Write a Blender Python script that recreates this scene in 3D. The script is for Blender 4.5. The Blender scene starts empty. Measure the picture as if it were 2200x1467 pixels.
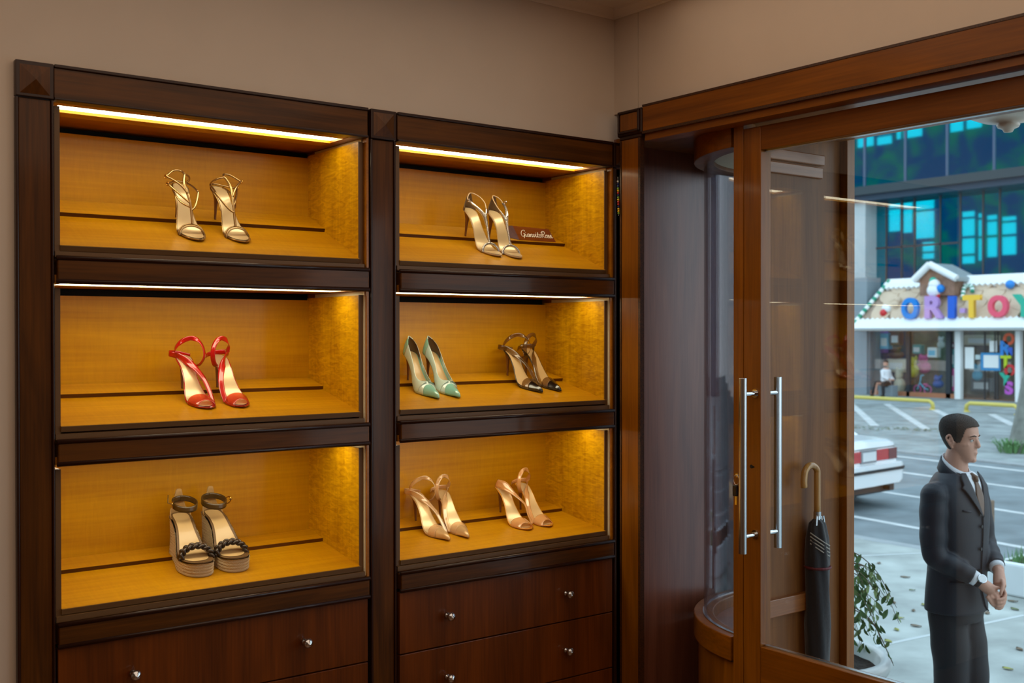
import bpy, bmesh, math, random
import numpy as np
from mathutils import Vector, Matrix, Euler, Quaternion

S = bpy.context.scene
COL = S.collection
PI = math.pi

# ------------------------------------------------------------------ camera
YAW, PITCH, ROLL, FPX = .642826, -.0069879, -.000885, 2363.5
cam_d = bpy.data.cameras.new('camera')
cam = bpy.data.objects.new('camera', cam_d)
COL.objects.link(cam)
F_ = Vector((math.sin(YAW) * math.cos(PITCH), math.cos(YAW) * math.cos(PITCH), math.sin(PITCH)))
R_ = Vector((math.cos(YAW), -math.sin(YAW), 0))
U_ = R_.cross(F_)
c_, s_ = math.cos(ROLL), math.sin(ROLL)
R_, U_ = c_ * R_ + s_ * U_, -s_ * R_ + c_ * U_
cam.matrix_world = Matrix(((R_.x, U_.x, -F_.x, 0), (R_.y, U_.y, -F_.y, -2.95),
                           (R_.z, U_.z, -F_.z, 1.6), (0, 0, 0, 1)))
cam_d.sensor_width = 36
cam_d.lens = FPX / 2200 * 36
cam_d.clip_start = .05
cam_d.clip_end = 400
cam_d.dof.use_dof = True
cam_d.dof.focus_distance = 3.5
cam_d.dof.aperture_fstop = 4.5
S.camera = cam

# ------------------------------------------------------------------ world and big lights
W = bpy.data.worlds.new('overcast_sky')
S.world = W
W.use_nodes = True
nt = W.node_tree
nt.nodes.clear()
wo = nt.nodes.new('ShaderNodeOutputWorld')
bg = nt.nodes.new('ShaderNodeBackground')
tc = nt.nodes.new('ShaderNodeTexCoord')
sx = nt.nodes.new('ShaderNodeSeparateXYZ')
rp = nt.nodes.new('ShaderNodeValToRGB')
nt.links.new(tc.outputs['Generated'], sx.inputs[0])
nt.links.new(sx.outputs['Z'], rp.inputs[0])
rp.color_ramp.elements[0].position = 0
rp.color_ramp.elements[0].color = (.80, .91, .93, 1)
rp.color_ramp.elements[1].position = .7
rp.color_ramp.elements[1].color = (.60, .79, .93, 1)
nt.links.new(rp.outputs[0], bg.inputs[0])
bg.inputs[1].default_value = 2.2
nt.links.new(bg.outputs[0], wo.inputs[0])


def area_light(name, loc, rot, sx_, sy_, watt, col):
    d = bpy.data.lights.new(name, 'AREA')
    d.shape = 'RECTANGLE'
    d.size, d.size_y = sx_, sy_
    d.energy = watt
    d.color = col
    o = bpy.data.objects.new(name, d)
    COL.objects.link(o)
    o.location = loc
    o.rotation_euler = rot
    return o


# unseen fill panel added under the ceiling for soft warm room light
area_light('ceiling_fill_panel', (.95, -2.65, 2.74), (0, 0, 0), 3.3, 4.7, 44, (1, .78, .58))

vs = S.view_settings
vs.view_transform = 'Standard'
vs.look = 'None'
vs.gamma = 1
vs.use_curve_mapping = False
vs.exposure = 0.0


# ------------------------------------------------------------------ helpers
def link(o, parent=None):
    COL.objects.link(o)
    if parent is not None:
        o.parent = parent
    return o


def tag(o, label=None, cat=None, group=None, kind=None):
    if label: o['label'] = label
    if cat: o['category'] = cat
    if group: o['group'] = group
    if kind: o['kind'] = kind
    return o


def thing(name, label, cat, loc=(0, 0, 0), rz=0, group=None):
    o = bpy.data.objects.new(name, None)
    o.empty_display_size = .05
    o.location = loc
    o.rotation_euler = (0, 0, rz)
    link(o)
    return tag(o, label, cat, group)


def crom(pts, n=8, closed=False):
    """Catmull-Rom through points (lists of equal-length tuples)"""
    P = [np.array(p, float) for p in pts]
    m = len(P)
    out = []
    segs = m if closed else m - 1
    for i in range(segs):
        if closed:
            p0, p1, p2, p3 = P[(i - 1) % m], P[i], P[(i + 1) % m], P[(i + 2) % m]
        else:
            p0 = P[i - 1] if i > 0 else 2 * P[0] - P[1]
            p1, p2 = P[i], P[i + 1]
            p3 = P[i + 2] if i + 2 < m else 2 * P[-1] - P[-2]
        for k in range(n):
            t = k / n
            out.append(.5 * (2 * p1 + (p2 - p0) * t + (2 * p0 - 5 * p1 + 4 * p2 - p3) * t * t + (3 * p1 - p0 - 3 * p2 + p3) * t ** 3))
    if not closed:
        out.append(P[-1])
    return out


def prof(pts):
    """smooth 1-D profile through (x, y) points, returns a function"""
    xs = [p[0] for p in pts]
    ys = [p[1] for p in pts]
    m = len(xs)
    tang = []
    for i in range(m):
        if i == 0: tang.append((ys[1] - ys[0]) / (xs[1] - xs[0]))
        elif i == m - 1: tang.append((ys[-1] - ys[-2]) / (xs[-1] - xs[-2]))
        else: tang.append((ys[i + 1] - ys[i - 1]) / (xs[i + 1] - xs[i - 1]))

    def f(x):
        if x <= xs[0]: return ys[0]
        if x >= xs[-1]: return ys[-1]
        i = 0
        while x > xs[i + 1]: i += 1
        h = xs[i + 1] - xs[i]
        t = (x - xs[i]) / h
        return ((2 * t ** 3 - 3 * t * t + 1) * ys[i] + (t ** 3 - 2 * t * t + t) * h * tang[i]
                + (-2 * t ** 3 + 3 * t * t) * ys[i + 1] + (t ** 3 - t * t) * h * tang[i + 1])
    return f


class MB:
    """collects shapes, then links them as ONE mesh object"""

    def __init__(s):
        s.v = []
        s.f = []

    def add(s, vs_, fs_):
        o = len(s.v)
        s.v += [tuple(float(c) for c in p) for p in vs_]
        s.f += [tuple(i + o for i in f) for f in fs_]
        return s

    def box(s, a, b):
        x0, y0, z0 = a
        x1, y1, z1 = b
        if x0 > x1: x0, x1 = x1, x0
        if y0 > y1: y0, y1 = y1, y0
        if z0 > z1: z0, z1 = z1, z0
        return s.add([(x0, y0, z0), (x1, y0, z0), (x1, y1, z0), (x0, y1, z0), (x0, y0, z1), (x1, y0, z1), (x1, y1, z1), (x0, y1, z1)],
                     [(0, 3, 2, 1), (4, 5, 6, 7), (0, 1, 5, 4), (1, 2, 6, 5), (2, 3, 7, 6), (3, 0, 4, 7)])

    def obox(s, c, ax, ay, az):
        """box from centre and three half-axis vectors"""
        c, ax, ay, az = (np.array(q, float) for q in (c, ax, ay, az))
        vs_ = [c + i * ax + j * ay + k * az for k in (-1, 1) for (i, j) in ((-1, -1), (1, -1), (1, 1), (-1, 1))]
        return s.add(vs_, [(0, 3, 2, 1), (4, 5, 6, 7), (0, 1, 5, 4), (1, 2, 6, 5), (2, 3, 7, 6), (3, 0, 4, 7)])

    def grid(s, rows, closed=False, flip=False):
        n = len(rows[0])
        vs_ = [p for r in rows for p in r]
        fs_ = []
        for i in range(len(rows) - 1):
            for j in range(n if closed else n - 1):
                k = (j + 1) % n
                q = (i * n + j, i * n + k, (i + 1) * n + k, (i + 1) * n + j)
                fs_.append(q[::-1] if flip else q)
        return s.add(vs_, fs_)

    def loft(s, rings, caps=True):
        n = len(rings[0])
        o = len(s.v)
        s.grid(rings, closed=True)
        if caps:
            s.f.append(tuple(o + j for j in reversed(range(n))))
            s.f.append(tuple(o + (len(rings) - 1) * n + j for j in range(n)))
        return s

    def tube(s, pts, r, n=10, closed=False, caps=True, sq=None):
        P = [np.array(p[:3], float) for p in pts]
        rr = [r(i / (len(P) - 1)) if callable(r) else (r[i] if hasattr(r, '__len__') else r) for i in range(len(P))]
        m = len(P)
        T = []
        for i in range(m):
            a = P[(i + 1) % m] if closed else P[min(i + 1, m - 1)]
            b = P[(i - 1) % m] if closed else P[max(i - 1, 0)]
            t = a - b
            T.append(t / (np.linalg.norm(t) + 1e-12))
        ref = np.array((0, 0, 1.)) if abs(T[0][2]) < .9 else np.array((1., 0, 0))
        nrm = np.cross(T[0], ref)
        nrm /= np.linalg.norm(nrm)
        rings = []
        for i in range(m):
            nrm = nrm - T[i] * (nrm @ T[i])
            nrm /= (np.linalg.norm(nrm) + 1e-12)
            b = np.cross(T[i], nrm)
            rings.append([P[i] + rr[i] * (math.cos(2 * PI * k / n) * nrm + math.sin(2 * PI * k / n) * b) for k in range(n)])
        if closed:
            rings.append(rings[0])
            return s.grid(rings, closed=True)
        return s.loft(rings, caps)

    def cyl(s, a, b, r, n=20, r2=None):
        return s.tube([a, b], [r, r2 if r2 is not None else r], n)

    def lathe(s, pr, c=(0, 0, 0), n=32, ax='z'):
        rings = []
        for (r, h) in pr:
            ring = []
            for k in range(n):
                a = 2 * PI * k / n
                if ax == 'z': ring.append((c[0] + r * math.cos(a), c[1] + r * math.sin(a), c[2] + h))
                elif ax == 'y': ring.append((c[0] + r * math.cos(a), c[1] - h, c[2] + r * math.sin(a)))
                else: ring.append((c[0] + h, c[1] + r * math.cos(a), c[2] + r * math.sin(a)))
            rings.append(ring)
        return s.loft(rings)

    def prism(s, poly, z0, z1, c=(0, 0, 0)):
        n = len(poly)
        vs_ = [(x + c[0], y + c[1], z0 + c[2]) for x, y in poly] + [(x + c[0], y + c[1], z1 + c[2]) for x, y in poly]
        fs_ = [tuple(reversed(range(n))), tuple(range(n, 2 * n))] + [(i, (i + 1) % n, n + (i + 1) % n, n + i) for i in range(n)]
        return s.add(vs_, fs_)

    def ribbon(s, pts, n=10, closed=False):
        """pts: (x,y,z, wx,wy,wz) centre and half-width vector"""
        q = crom(pts, n, closed)
        if closed: q.append(q[0])
        return s.grid([[p[:3] - p[3:], p[:3] - p[3:] * .33, p[:3] + p[3:] * .33, p[:3] + p[3:]] for p in q])

    def build(s, name, mat, parent=None, smooth=False, bevel=0, solid=0, remesh=0, sub=0, world=True, bseg=2, cs=0):
        me = bpy.data.meshes.new(name)
        off = np.array(parent_loc(parent)) if (parent is not None and world) else np.zeros(3)
        me.from_pydata([tuple(np.array(p) - off) for p in s.v], [], s.f)
        me.materials.append(mat)
        bm = bmesh.new()
        bm.from_mesh(me)
        bmesh.ops.recalc_face_normals(bm, faces=bm.faces)
        bm.to_mesh(me)
        bm.free()
        if smooth: me.polygons.foreach_set('use_smooth', [True] * len(me.polygons))
        me.update()
        o = bpy.data.objects.new(name, me)
        link(o, parent)
        if solid:
            m = o.modifiers.new('solid', 'SOLIDIFY')
            m.thickness = solid
            m.offset = 0
        if remesh:
            m = o.modifiers.new('remesh', 'REMESH')
            m.mode = 'VOXEL'
            m.voxel_size = remesh
            m.use_smooth_shade = True
        if cs:
            m = o.modifiers.new('cs', 'SMOOTH')
            m.factor = .5
            m.iterations = cs
        if sub:
            m = o.modifiers.new('sub', 'SUBSURF')
            m.levels = m.render_levels = sub
        if bevel:
            m = o.modifiers.new('bev', 'BEVEL')
            m.width = bevel
            m.segments = bseg
            m.limit_method = 'ANGLE'
        return o


def parent_loc(p):
    loc = Vector((0, 0, 0))
    while p is not None:
        loc = loc + p.location
        p = p.parent
    return tuple(loc)


def parts(name, mat, parent, boxes, **k):
    return [MB().box(a, b).build(name, mat, parent, **k) for a, b in boxes]


def struct(mb, name, mat, **k):
    o = mb.build(name, mat, **k)
    o['kind'] = 'structure'
    return o


def stext(body, name, mat, loc, rot, size, parent=None, extrude=.002, off=0.):
    """one letter as a mesh of its own, made from Blender's built-in font"""
    cu = bpy.data.curves.new(name, 'FONT')
    cu.body = body
    cu.size = size
    cu.extrude = extrude
    cu.offset = off
    cu.align_x = 'CENTER'
    cu.align_y = 'CENTER'
    tmp = bpy.data.objects.new('tmp', cu)
    COL.objects.link(tmp)
    dg = bpy.context.evaluated_depsgraph_get()
    dg.update()
    me = bpy.data.meshes.new_from_object(tmp.evaluated_get(dg))
    bpy.data.objects.remove(tmp)
    bpy.data.curves.remove(cu)
    me.materials.clear()
    me.materials.append(mat)
    o = bpy.data.objects.new(name, me)
    link(o, parent)
    o.location = Vector(loc) - Vector(parent_loc(parent))
    o.rotation_euler = rot
    return o


# ------------------------------------------------------------------ materials
def newmat(name):
    m = bpy.data.materials.new(name)
    m.use_nodes = True
    return m, m.node_tree, m.node_tree.nodes['Principled BSDF']


def rgb(h):
    """sRGB 0-255 triple to linear"""
    return tuple(((c / 255 / 12.92) if c / 255 < .04045 else ((c / 255 + .055) / 1.055) ** 2.4) for c in h) + (1,)


def plain(name, col, rough=.5, metal=0, spec=.5, coat=0, noise=0, nscale=20, bump=0, emit=None, sheen=0, srgb=True, alpha=1):
    m, t, p = newmat(name)
    c = rgb(col) if srgb else tuple(col) + (1,)
    p.inputs['Base Color'].default_value = c
    p.inputs['Roughness'].default_value = rough
    p.inputs['Metallic'].default_value = metal
    p.inputs['Specular IOR Level'].default_value = spec
    p.inputs['Coat Weight'].default_value = coat
    p.inputs['Coat Roughness'].default_value = .08
    p.inputs['Sheen Weight'].default_value = sheen
    if noise or bump:
        co = t.nodes.new('ShaderNodeTexCoord')
        nz = t.nodes.new('ShaderNodeTexNoise')
        nz.inputs['Scale'].default_value = nscale
        nz.inputs['Detail'].default_value = 5
        t.links.new(co.outputs['Object'], nz.inputs['Vector'])
        if noise:
            rm = t.nodes.new('ShaderNodeValToRGB')
            rm.color_ramp.elements[0].position = .3
            rm.color_ramp.elements[1].position = .7
            rm.color_ramp.elements[0].color = tuple(x * (1 - noise) for x in c[:3]) + (1,)
            rm.color_ramp.elements[1].color = tuple(min(1, x * (1 + noise)) for x in c[:3]) + (1,)
            t.links.new(nz.outputs['Fac'], rm.inputs[0])
            t.links.new(rm.outputs[0], p.inputs['Base Color'])
        if bump:
            b = t.nodes.new('ShaderNodeBump')
            b.inputs['Strength'].default_value = .6
            b.inputs['Distance'].default_value = bump
            t.links.new(nz.outputs['Fac'], b.inputs['Height'])
            t.links.new(b.outputs[0], p.inputs['Normal'])
    if emit:
        p.inputs['Emission Color'].default_value = tuple(emit[:3]) + (1,)
        p.inputs['Emission Strength'].default_value = emit[3]
    return m


def wood(name, dark, light, axis='x', sc=1.0, rough=.3, coat=.4, curl=0, spec=.5, crough=.12):
    """veneer: slow bands, fine pores along the grain and an optional curly figure across it"""
    m, t, p = newmat(name)
    N, L = t.nodes, t.links
    co = N.new('ShaderNodeTexCoord')

    def noise(scale3, sc_, det, dist=0.):
        mp = N.new('ShaderNodeMapping')
        mp.inputs['Scale'].default_value = scale3
        nz = N.new('ShaderNodeTexNoise')
        nz.inputs['Scale'].default_value = sc_
        nz.inputs['Detail'].default_value = det
        nz.inputs['Distortion'].default_value = dist
        L.new(co.outputs['Object'], mp.inputs['Vector'])
        L.new(mp.outputs[0], nz.inputs['Vector'])
        return nz.outputs['Fac']

    def st(k, o=1):
        return {'x': (k, o, o), 'y': (o, k, o), 'z': (o, o, k)}[axis]
    bands = noise(st(.12), 14 * sc, 3, 1.2)
    fine = noise(st(.03), 160 * sc, 4, .3)
    mx = N.new('ShaderNodeMix')
    mx.data_type = 'FLOAT'
    mx.inputs[0].default_value = .38
    L.new(bands, mx.inputs[2])
    L.new(fine, mx.inputs[3])
    fac = mx.outputs[0]
    if curl:
        c = noise({'x': (1, .12, .12), 'y': (.12, 1, .12), 'z': (.26, .26, 1)}[axis], 88, 2, 1.2)
        m2 = N.new('ShaderNodeMix')
        m2.data_type = 'FLOAT'
        m2.inputs[0].default_value = curl
        L.new(fac, m2.inputs[2])
        L.new(c, m2.inputs[3])
        fac = m2.outputs[0]
    rm = N.new('ShaderNodeValToRGB')
    rm.color_ramp.elements[0].position = .32
    rm.color_ramp.elements[1].position = .68
    rm.color_ramp.elements[0].color = rgb(dark)
    rm.color_ramp.elements[1].color = rgb(light)
    L.new(fac, rm.inputs[0])
    L.new(rm.outputs[0], p.inputs['Base Color'])
    bp = N.new('ShaderNodeBump')
    bp.inputs['Strength'].default_value = .25
    bp.inputs['Distance'].default_value = .0006
    L.new(fine, bp.inputs['Height'])
    L.new(bp.outputs[0], p.inputs['Normal'])
    p.inputs['Roughness'].default_value = rough
    p.inputs['Specular IOR Level'].default_value = spec
    p.inputs['Coat Weight'].default_value = coat
    p.inputs['Coat Roughness'].default_value = crough
    return m


def glassmat(name, tint=(1, 1, 1), r0=.04, rough=0.0, body=None, bfac=0.0, brough=.2):
    """thin clear sheet: see-through with a Fresnel reflection, optionally a dyed body"""
    m = bpy.data.materials.new(name)
    m.use_nodes = True
    t = m.node_tree
    N, L = t.nodes, t.links
    N.clear()
    out = N.new('ShaderNodeOutputMaterial')
    tr = N.new('ShaderNodeBsdfTransparent')
    tr.inputs[0].default_value = tuple(tint) + (1,)
    gl = N.new('ShaderNodeBsdfGlossy')
    gl.inputs['Roughness'].default_value = rough
    ge = N.new('ShaderNodeNewGeometry')
    dt = N.new('ShaderNodeVectorMath')
    dt.operation = 'DOT_PRODUCT'
    L.new(ge.outputs['Normal'], dt.inputs[0])
    L.new(ge.outputs['Incoming'], dt.inputs[1])

    def mth(op, a, b=None):
        n = N.new('ShaderNodeMath')
        n.operation = op
        for i, q in enumerate((a, b)):
            if q is None: continue
            if isinstance(q, (int, float)): n.inputs[i].default_value = q
            else: L.new(q, n.inputs[i])
        return n.outputs[0]
    ab = mth('ABSOLUTE', dt.outputs['Value'])
    om = mth('SUBTRACT', 1.0, ab)
    pw = mth('POWER', om, 5.0)
    sc = mth('MULTIPLY', pw, 1 - r0)
    fr = mth('ADD', sc, r0)
    under = tr.outputs[0]
    if body is not None:
        df = N.new('ShaderNodeBsdfPrincipled')
        df.inputs['Base Color'].default_value = rgb(body)
        df.inputs['Roughness'].default_value = brough
        mb = N.new('ShaderNodeMixShader')
        mb.inputs[0].default_value = bfac
        L.new(tr.outputs[0], mb.inputs[1])
        L.new(df.outputs[0], mb.inputs[2])
        under = mb.outputs[0]
    mx = N.new('ShaderNodeMixShader')
    L.new(fr, mx.inputs[0])
    L.new(under, mx.inputs[1])
    L.new(gl.outputs[0], mx.inputs[2])
    L.new(mx.outputs[0], out.inputs['Surface'])
    return m


M = {}
M['walnut_z'] = wood('walnut_upright', (54, 26, 1), (98, 54, 5), 'z', rough=.4, coat=.22, spec=.2, crough=.1)
M['walnut_x'] = wood('walnut_rail', (56, 28, 1), (102, 57, 5), 'x', rough=.4, coat=.22, spec=.2, crough=.1)
M['walnut_dark'] = plain('walnut_bead', (44, 18, 6), rough=.35, coat=.2, spec=.3)
M['drawer'] = wood('drawer_veneer', (74, 33, 2), (120, 58, 6), 'z', sc=.8, rough=.4, coat=.3, spec=.2, crough=.1)
M['honey_x'] = wood('honey_veneer', (172, 114, 0), (210, 152, 2), 'x', sc=.55, rough=.36, coat=.1, curl=.15, spec=.35)
M['honey_c'] = wood('honey_curly_veneer', (160, 104, 0), (226, 170, 6), 'z', sc=.8, rough=.36, coat=.1, curl=.5, spec=.35)
M['honey_o'] = wood('orange_veneer', (136, 78, 2), (176, 108, 6), 'x', rough=.35, coat=.25)
M['edge'] = plain('shelf_edge', (104, 72, 36), rough=.5)
M['cream'] = plain('cream_gap_light', (236, 224, 190), rough=.5)  # cream paint; on the niche gap strips it stands in for leaking light
M['black'] = plain('black_gap', (10, 8, 6), rough=.8)
M['teak_y'] = wood('header_teak', (102, 54, 0), (146, 84, 3), 'y', sc=.8, rough=.4, coat=.15, spec=.25)
M['teak_z'] = wood('door_teak', (108, 58, 1), (150, 88, 4), 'z', sc=.9, rough=.38, coat=.2, spec=.35)
M['teak_x'] = wood('rail_teak', (112, 60, 20), (160, 96, 42), 'x', sc=.9, rough=.35, coat=.35)
M['panel_z'] = wood('reveal_mahogany', (108, 62, 44), (148, 90, 66), 'z', sc=.9, rough=.36, coat=.6, crough=.3)
M['vest'] = wood('vestibule_mahogany', (100, 58, 22), (134, 84, 38), 'z', sc=.9, rough=.45, coat=.1, spec=.25)
M['inlay'] = plain('inlay_band', (62, 32, 8), .45, noise=.8, nscale=260)
M['wall'] = plain('painted_wall', (206, 190, 174), rough=.75, noise=.02, nscale=6)
M['ceil'] = plain('painted_ceiling', (226, 214, 200), rough=.8)
M['floor'] = wood('parquet', (90, 56, 30), (130, 84, 46), 'y', sc=.5, rough=.35)
M['chrome'] = plain('chrome', (210, 212, 216), rough=.12, metal=1)
M['steel'] = plain('brushed_steel', (196, 202, 208), rough=.24, metal=1)
M['glass'] = glassmat('window_glass', (.97, .99, 1.0), .045)
M['acrylic'] = glassmat('curved_acrylic', (.93, .94, .98), .035, rough=.02)
M['strip'] = plain('light_strip', (255, 240, 210), emit=(1, .90, .62, 7.4))

# ================================================================== room shell
ZC = 2.76
XR = 2.68
mb = MB()
mb.box((-3.2, .012, 0), (.66, .16, ZC)).box((.66, .012, 2.285), (2.72, .16, ZC))
struct(mb, 'wall_back', M['wall'])
mb = MB()                                                     # the wall over the shop front, with the joint of the plaster board
mb.box((XR, .012, 2.39), (XR + .14, -.1125, ZC)).box((XR, -.1145, 2.39), (XR + .14, -2.8, ZC)).box((XR + .004, -.1125, 2.39), (XR + .1, -.1145, ZC))
mb.box((XR, -2.8, 0), (XR + .14, -6.2, ZC))
struct(mb, 'wall_right', M['wall'])
mb = MB().box((-3.34, -6.2, 0), (-3.2, .16, ZC))
struct(mb, 'wall_left', M['wall'])
mb = MB().box((-3.34, -6.34, 0), (XR + .14, -6.2, ZC))
struct(mb, 'wall_front', M['wall'])
struct(MB().box((-3.34, -6.34, -.12), (3.32, .16, 0)), 'floor', M['floor'])
struct(MB().box((-3.34, -6.34, ZC), (XR + .14, .16, ZC + .1)), 'ceiling', M['ceil'])
# cornice: a small cove running round the two visible walls
mb = MB()
cov = [(0, 0), (0, -.03), (.006, -.03), (.008, -.022), (.03, -.008), (.034, 0)]
a = [[(-3.2, .012 - d, ZC + z), (XR - d, .012 - d, ZC + z), (XR - d, -6.2, ZC + z)] for d, z in cov]
mb.grid(a)
struct(mb, 'trim_1', M['ceil'])

# ------------------------------------------------------------------ display cabinets
ROWS = [(2.198, 1.832, 1.972, 1.80), (1.73, 1.364, 1.443, 1.33), (1.263, .892, .943, .861)]   # ceiling, shelf front, shelf back, rail top
Y0, Y1 = .02, .36


def slope(r):
    z0, z1 = ROWS[r][1], ROWS[r][2]
    return math.atan2(z1 - z0, Y1 - .01 - Y0)


def shelf_z(r, y):
    return ROWS[r][1] + (y - Y0) * math.tan(slope(r))


def knob(parent, x, z):
    mb = MB()
    mb.lathe([(.0, 0), (.009, 0), (.009, .003), (.0045, .005), (.0045, .012), (.006, .015), (.0125, .019), (.0145, .024), (.013, .03), (.008, .034), (0, .0355)], (x, -.006, z), 24, 'y')
    return mb.build('knob', M['chrome'], parent, smooth=True)


def cabinet(x0, x1, xa, xb, label, blocks):
    """x0..x1 opening, xa..xb whole width with stiles"""
    t = thing('display_cabinet', label, 'cabinet', ((xa + xb) / 2, .02, 0))
    D = .44
    # stiles and corner blocks (a frame of dark beads round a low pyramid)
    for (s0, s1) in blocks:
        MB().box((s0 + .008, 0, 0), (s1 - .006, .05, 2.195)).build('stile', M['walnut_z'], t, bevel=.002)
        parts('stile_bead', M['walnut_dark'], t, [((s0, -.006, 0), (s0 + .007, .04, 2.195)), ((s1 - .006, -.006, 0), (s1, .04, 2.195))], bevel=.002)
        bo = MB().box((s0, -.008, 2.197), (s1, .04, 2.287)).build('corner_block', M['walnut_dark'], t, bevel=.002)
        cx, cz, h = (s0 + s1) / 2, 2.241, min(.036, (s1 - s0) / 2 - .008)
        MB().add([(cx - h, -.0085, cz - h), (cx + h, -.0085, cz - h), (cx + h, -.0085, cz + h), (cx - h, -.0085, cz + h), (cx, -.02, cz)],
                 [(0, 1, 4), (1, 2, 4), (2, 3, 4), (3, 0, 4), (3, 2, 1, 0)]).build('pyramid', M['walnut_z'], bo)
    # rails
    MB().box((x0, -.002, 2.203), (x1, .05, 2.28)).build('rail', M['walnut_x'], t, bevel=.002)
    parts('rail_bead', M['walnut_dark'], t, [((x0, -.008, 2.279), (x1, .04, 2.288)), ((x0, -.008, 2.197), (x1, .03, 2.204))], bevel=.002)
    for zt, zb in ((1.80, 1.73), (1.33, 1.263), (.861, .796)):
        MB().box((x0 + .004, -.014, zb + .008), (x1 - .004, .03, zt - .008)).build('rail', M['walnut_x'], t, bevel=.003)
        for zz in (zt - .005, zb + .005):
            MB().tube([(x0 + .002, -.012, zz), (x1 - .002, -.012, zz)], .0065, 12).build('rail_bead', M['walnut_dark'], t, smooth=True)
    # carcass
    parts('carcass_panel', M['honey_o'], t, [((x0 - .006, .03, 0), (x0 + .004, D, 2.28)), ((x1 - .004, .03, 0), (x1 + .006, D, 2.28)), ((x0, D - .012, 0), (x1, D, 2.28))])
    parts('face_edge', M['honey_o'], t, [((x1 - .003, .001, .8), (x1 + .004, .03, 2.2))])
    for r, (zc, zf, zb, zr) in enumerate(ROWS):
        # ceiling with a lit trough
        zt = zc + .002
        parts('niche_ceiling', M['honey_o'], t, [((x0, .0 if r else .03, zt), (x1, .03 if r else .076, zt + .02)), ((x0, .215 if r == 0 else .185, zt), (x1, D - .012, zt + .02)), ((x0, .029, zt - .001), (x0 + .028, .22, zt + .02)), ((x1 - .045, .029, zt - .001), (x1, .22, zt + .02)), ((x0, .03, zt + .045), (x1, D - .012, zt + .055))])
        if r == 0: MB().box((x0 + .028, .156, zt - .002), (x1 - .045, .218, zt + .02)).build('trough_edge', M['honey_x'], t)
        mb = MB()
        mb.box((x0 + .028, .076, zt + .006), (x1 - .045, .156, zt + .012)) if r == 0 else mb.box((x0 + .029, .060, zt + .0005), (x1 - .046, .150, zt + .008))
        if r: parts('light_bed', M['cream'], t, [((x0 + .0285, .031, zt - .0005), (x1 - .0455, .0595, zt + .01)), ((x0 + .0285, .1505, zt - .0005), (x1 - .0455, .1845, zt + .01))])
        mb.build('light_strip', M['strip'], t)
        MB().box((x0 + .004, .40, zc - .045), (x1 - .004, .405, zc + .001)).build('shadow_gap', M['black'], t)
        # drop-in box: sides, back, sloping board, ledge
        sl = slope(r)
        bx0, bx1 = x0 + .006, x1 - .020
        ztop = zc - .012
        nb = MB().box((bx1, .022, zf - .03), (bx1 + .012, Y1 + .01, ztop)).build('niche_box', M['honey_c'], t)
        MB().box((bx0, .022, zf - .03), (bx0 + .012, Y1 + .01, ztop)).build('side_panel', M['honey_c'], nb)
        MB().box((bx0 + .012, Y1, zf - .02), (bx1, Y1 + .012, zc - .019)).build('back_panel', M['honey_x'], nb)
        parts('raw_edge', M['edge'], nb, [((xx, .0185, zf - .05), (xx + .0135, .022, ztop + .001)) for xx in (bx0 - .001, bx1 - .0005)])
        parts('raw_edge', M['edge'], nb, [((bx0 - .003, .006, zr - .002), (bx1 + .012, .03, zr + .013))])
        a, b = math.cos(sl), math.sin(sl)

        def P(x, s, n):
            return (x, Y0 + s * a - n * b, zf + s * b + n * a)
        Lf = (Y1 - Y0) / a
        xa_, xb_ = bx0 + .012, bx1
        mb = MB()
        vs_ = [P(xa_, -.006, -.014), P(xb_, -.006, -.014), P(xb_, Lf, -.014), P(xa_, Lf, -.014), P(xa_, -.006, 0), P(xb_, -.006, 0), P(xb_, Lf, 0), P(xa_, Lf, 0)]
        mb.add(vs_, [(0, 3, 2, 1), (4, 5, 6, 7), (0, 1, 5, 4), (1, 2, 6, 5), (2, 3, 7, 6), (3, 0, 4, 7)])
        mb.build('shelf_board', M['honey_x'], nb)
        mb = MB()
        vs_ = [P(xa_, -.0085, -.015), P(xb_ + .004, -.0085, -.015), P(xb_ + .004, -.0062, -.015), P(xa_, -.0062, -.015), P(xa_, -.0085, -.0006), P(xb_ + .004, -.0085, -.0006), P(xb_ + .004, -.0062, -.0006), P(xa_, -.0062, -.0006)]
        mb.add(vs_, [(0, 3, 2, 1), (4, 5, 6, 7), (0, 1, 5, 4), (1, 2, 6, 5), (2, 3, 7, 6), (3, 0, 4, 7)])
        mb.build('board_edge', M['edge'], nb)
        s0 = .247
        mb = MB()
        vs_ = [P(xa_, s0, 0), P(xb_, s0, 0), P(xb_, Lf, 0), P(xa_, Lf, 0), P(xa_, s0, .011), P(xb_, s0, .011), P(xb_, Lf, .011), P(xa_, Lf, .011)]
        mb.add(vs_, [(0, 3, 2, 1), (4, 5, 6, 7), (0, 1, 5, 4), (1, 2, 6, 5), (2, 3, 7, 6), (3, 0, 4, 7)])
        mb.build('heel_ledge', M['honey_x'], nb)
        MB().add([P(xa_, s0 - .0012, .0), P(xb_, s0 - .0012, .0), P(xb_, s0 - .0012, .0108), P(xa_, s0 - .0012, .0108)], [(0, 1, 2, 3)]).build('ledge_edge', M['walnut_x'], nb, solid=.0015)
        # dark stretcher under the board, cream painted as light leaking in the side gap
        MB().box((x0 + .004, .045, zr - .03), (x1 - .004, .06, zf - .012)).build('stretcher', M['walnut_x'], t)
        parts('cream_gap_light', M['cream'], t, [((x1 - .0065, .028 if r == 0 else .010, zr), (x1 - .003, .34, zc)), ((x0 + .0035, .028, zr), (x0 + .005, .34, zc))])
    # drawers
    zs = [(.794, .602), (.598, .402), (.398, .202), (.198, .02)]
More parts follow.
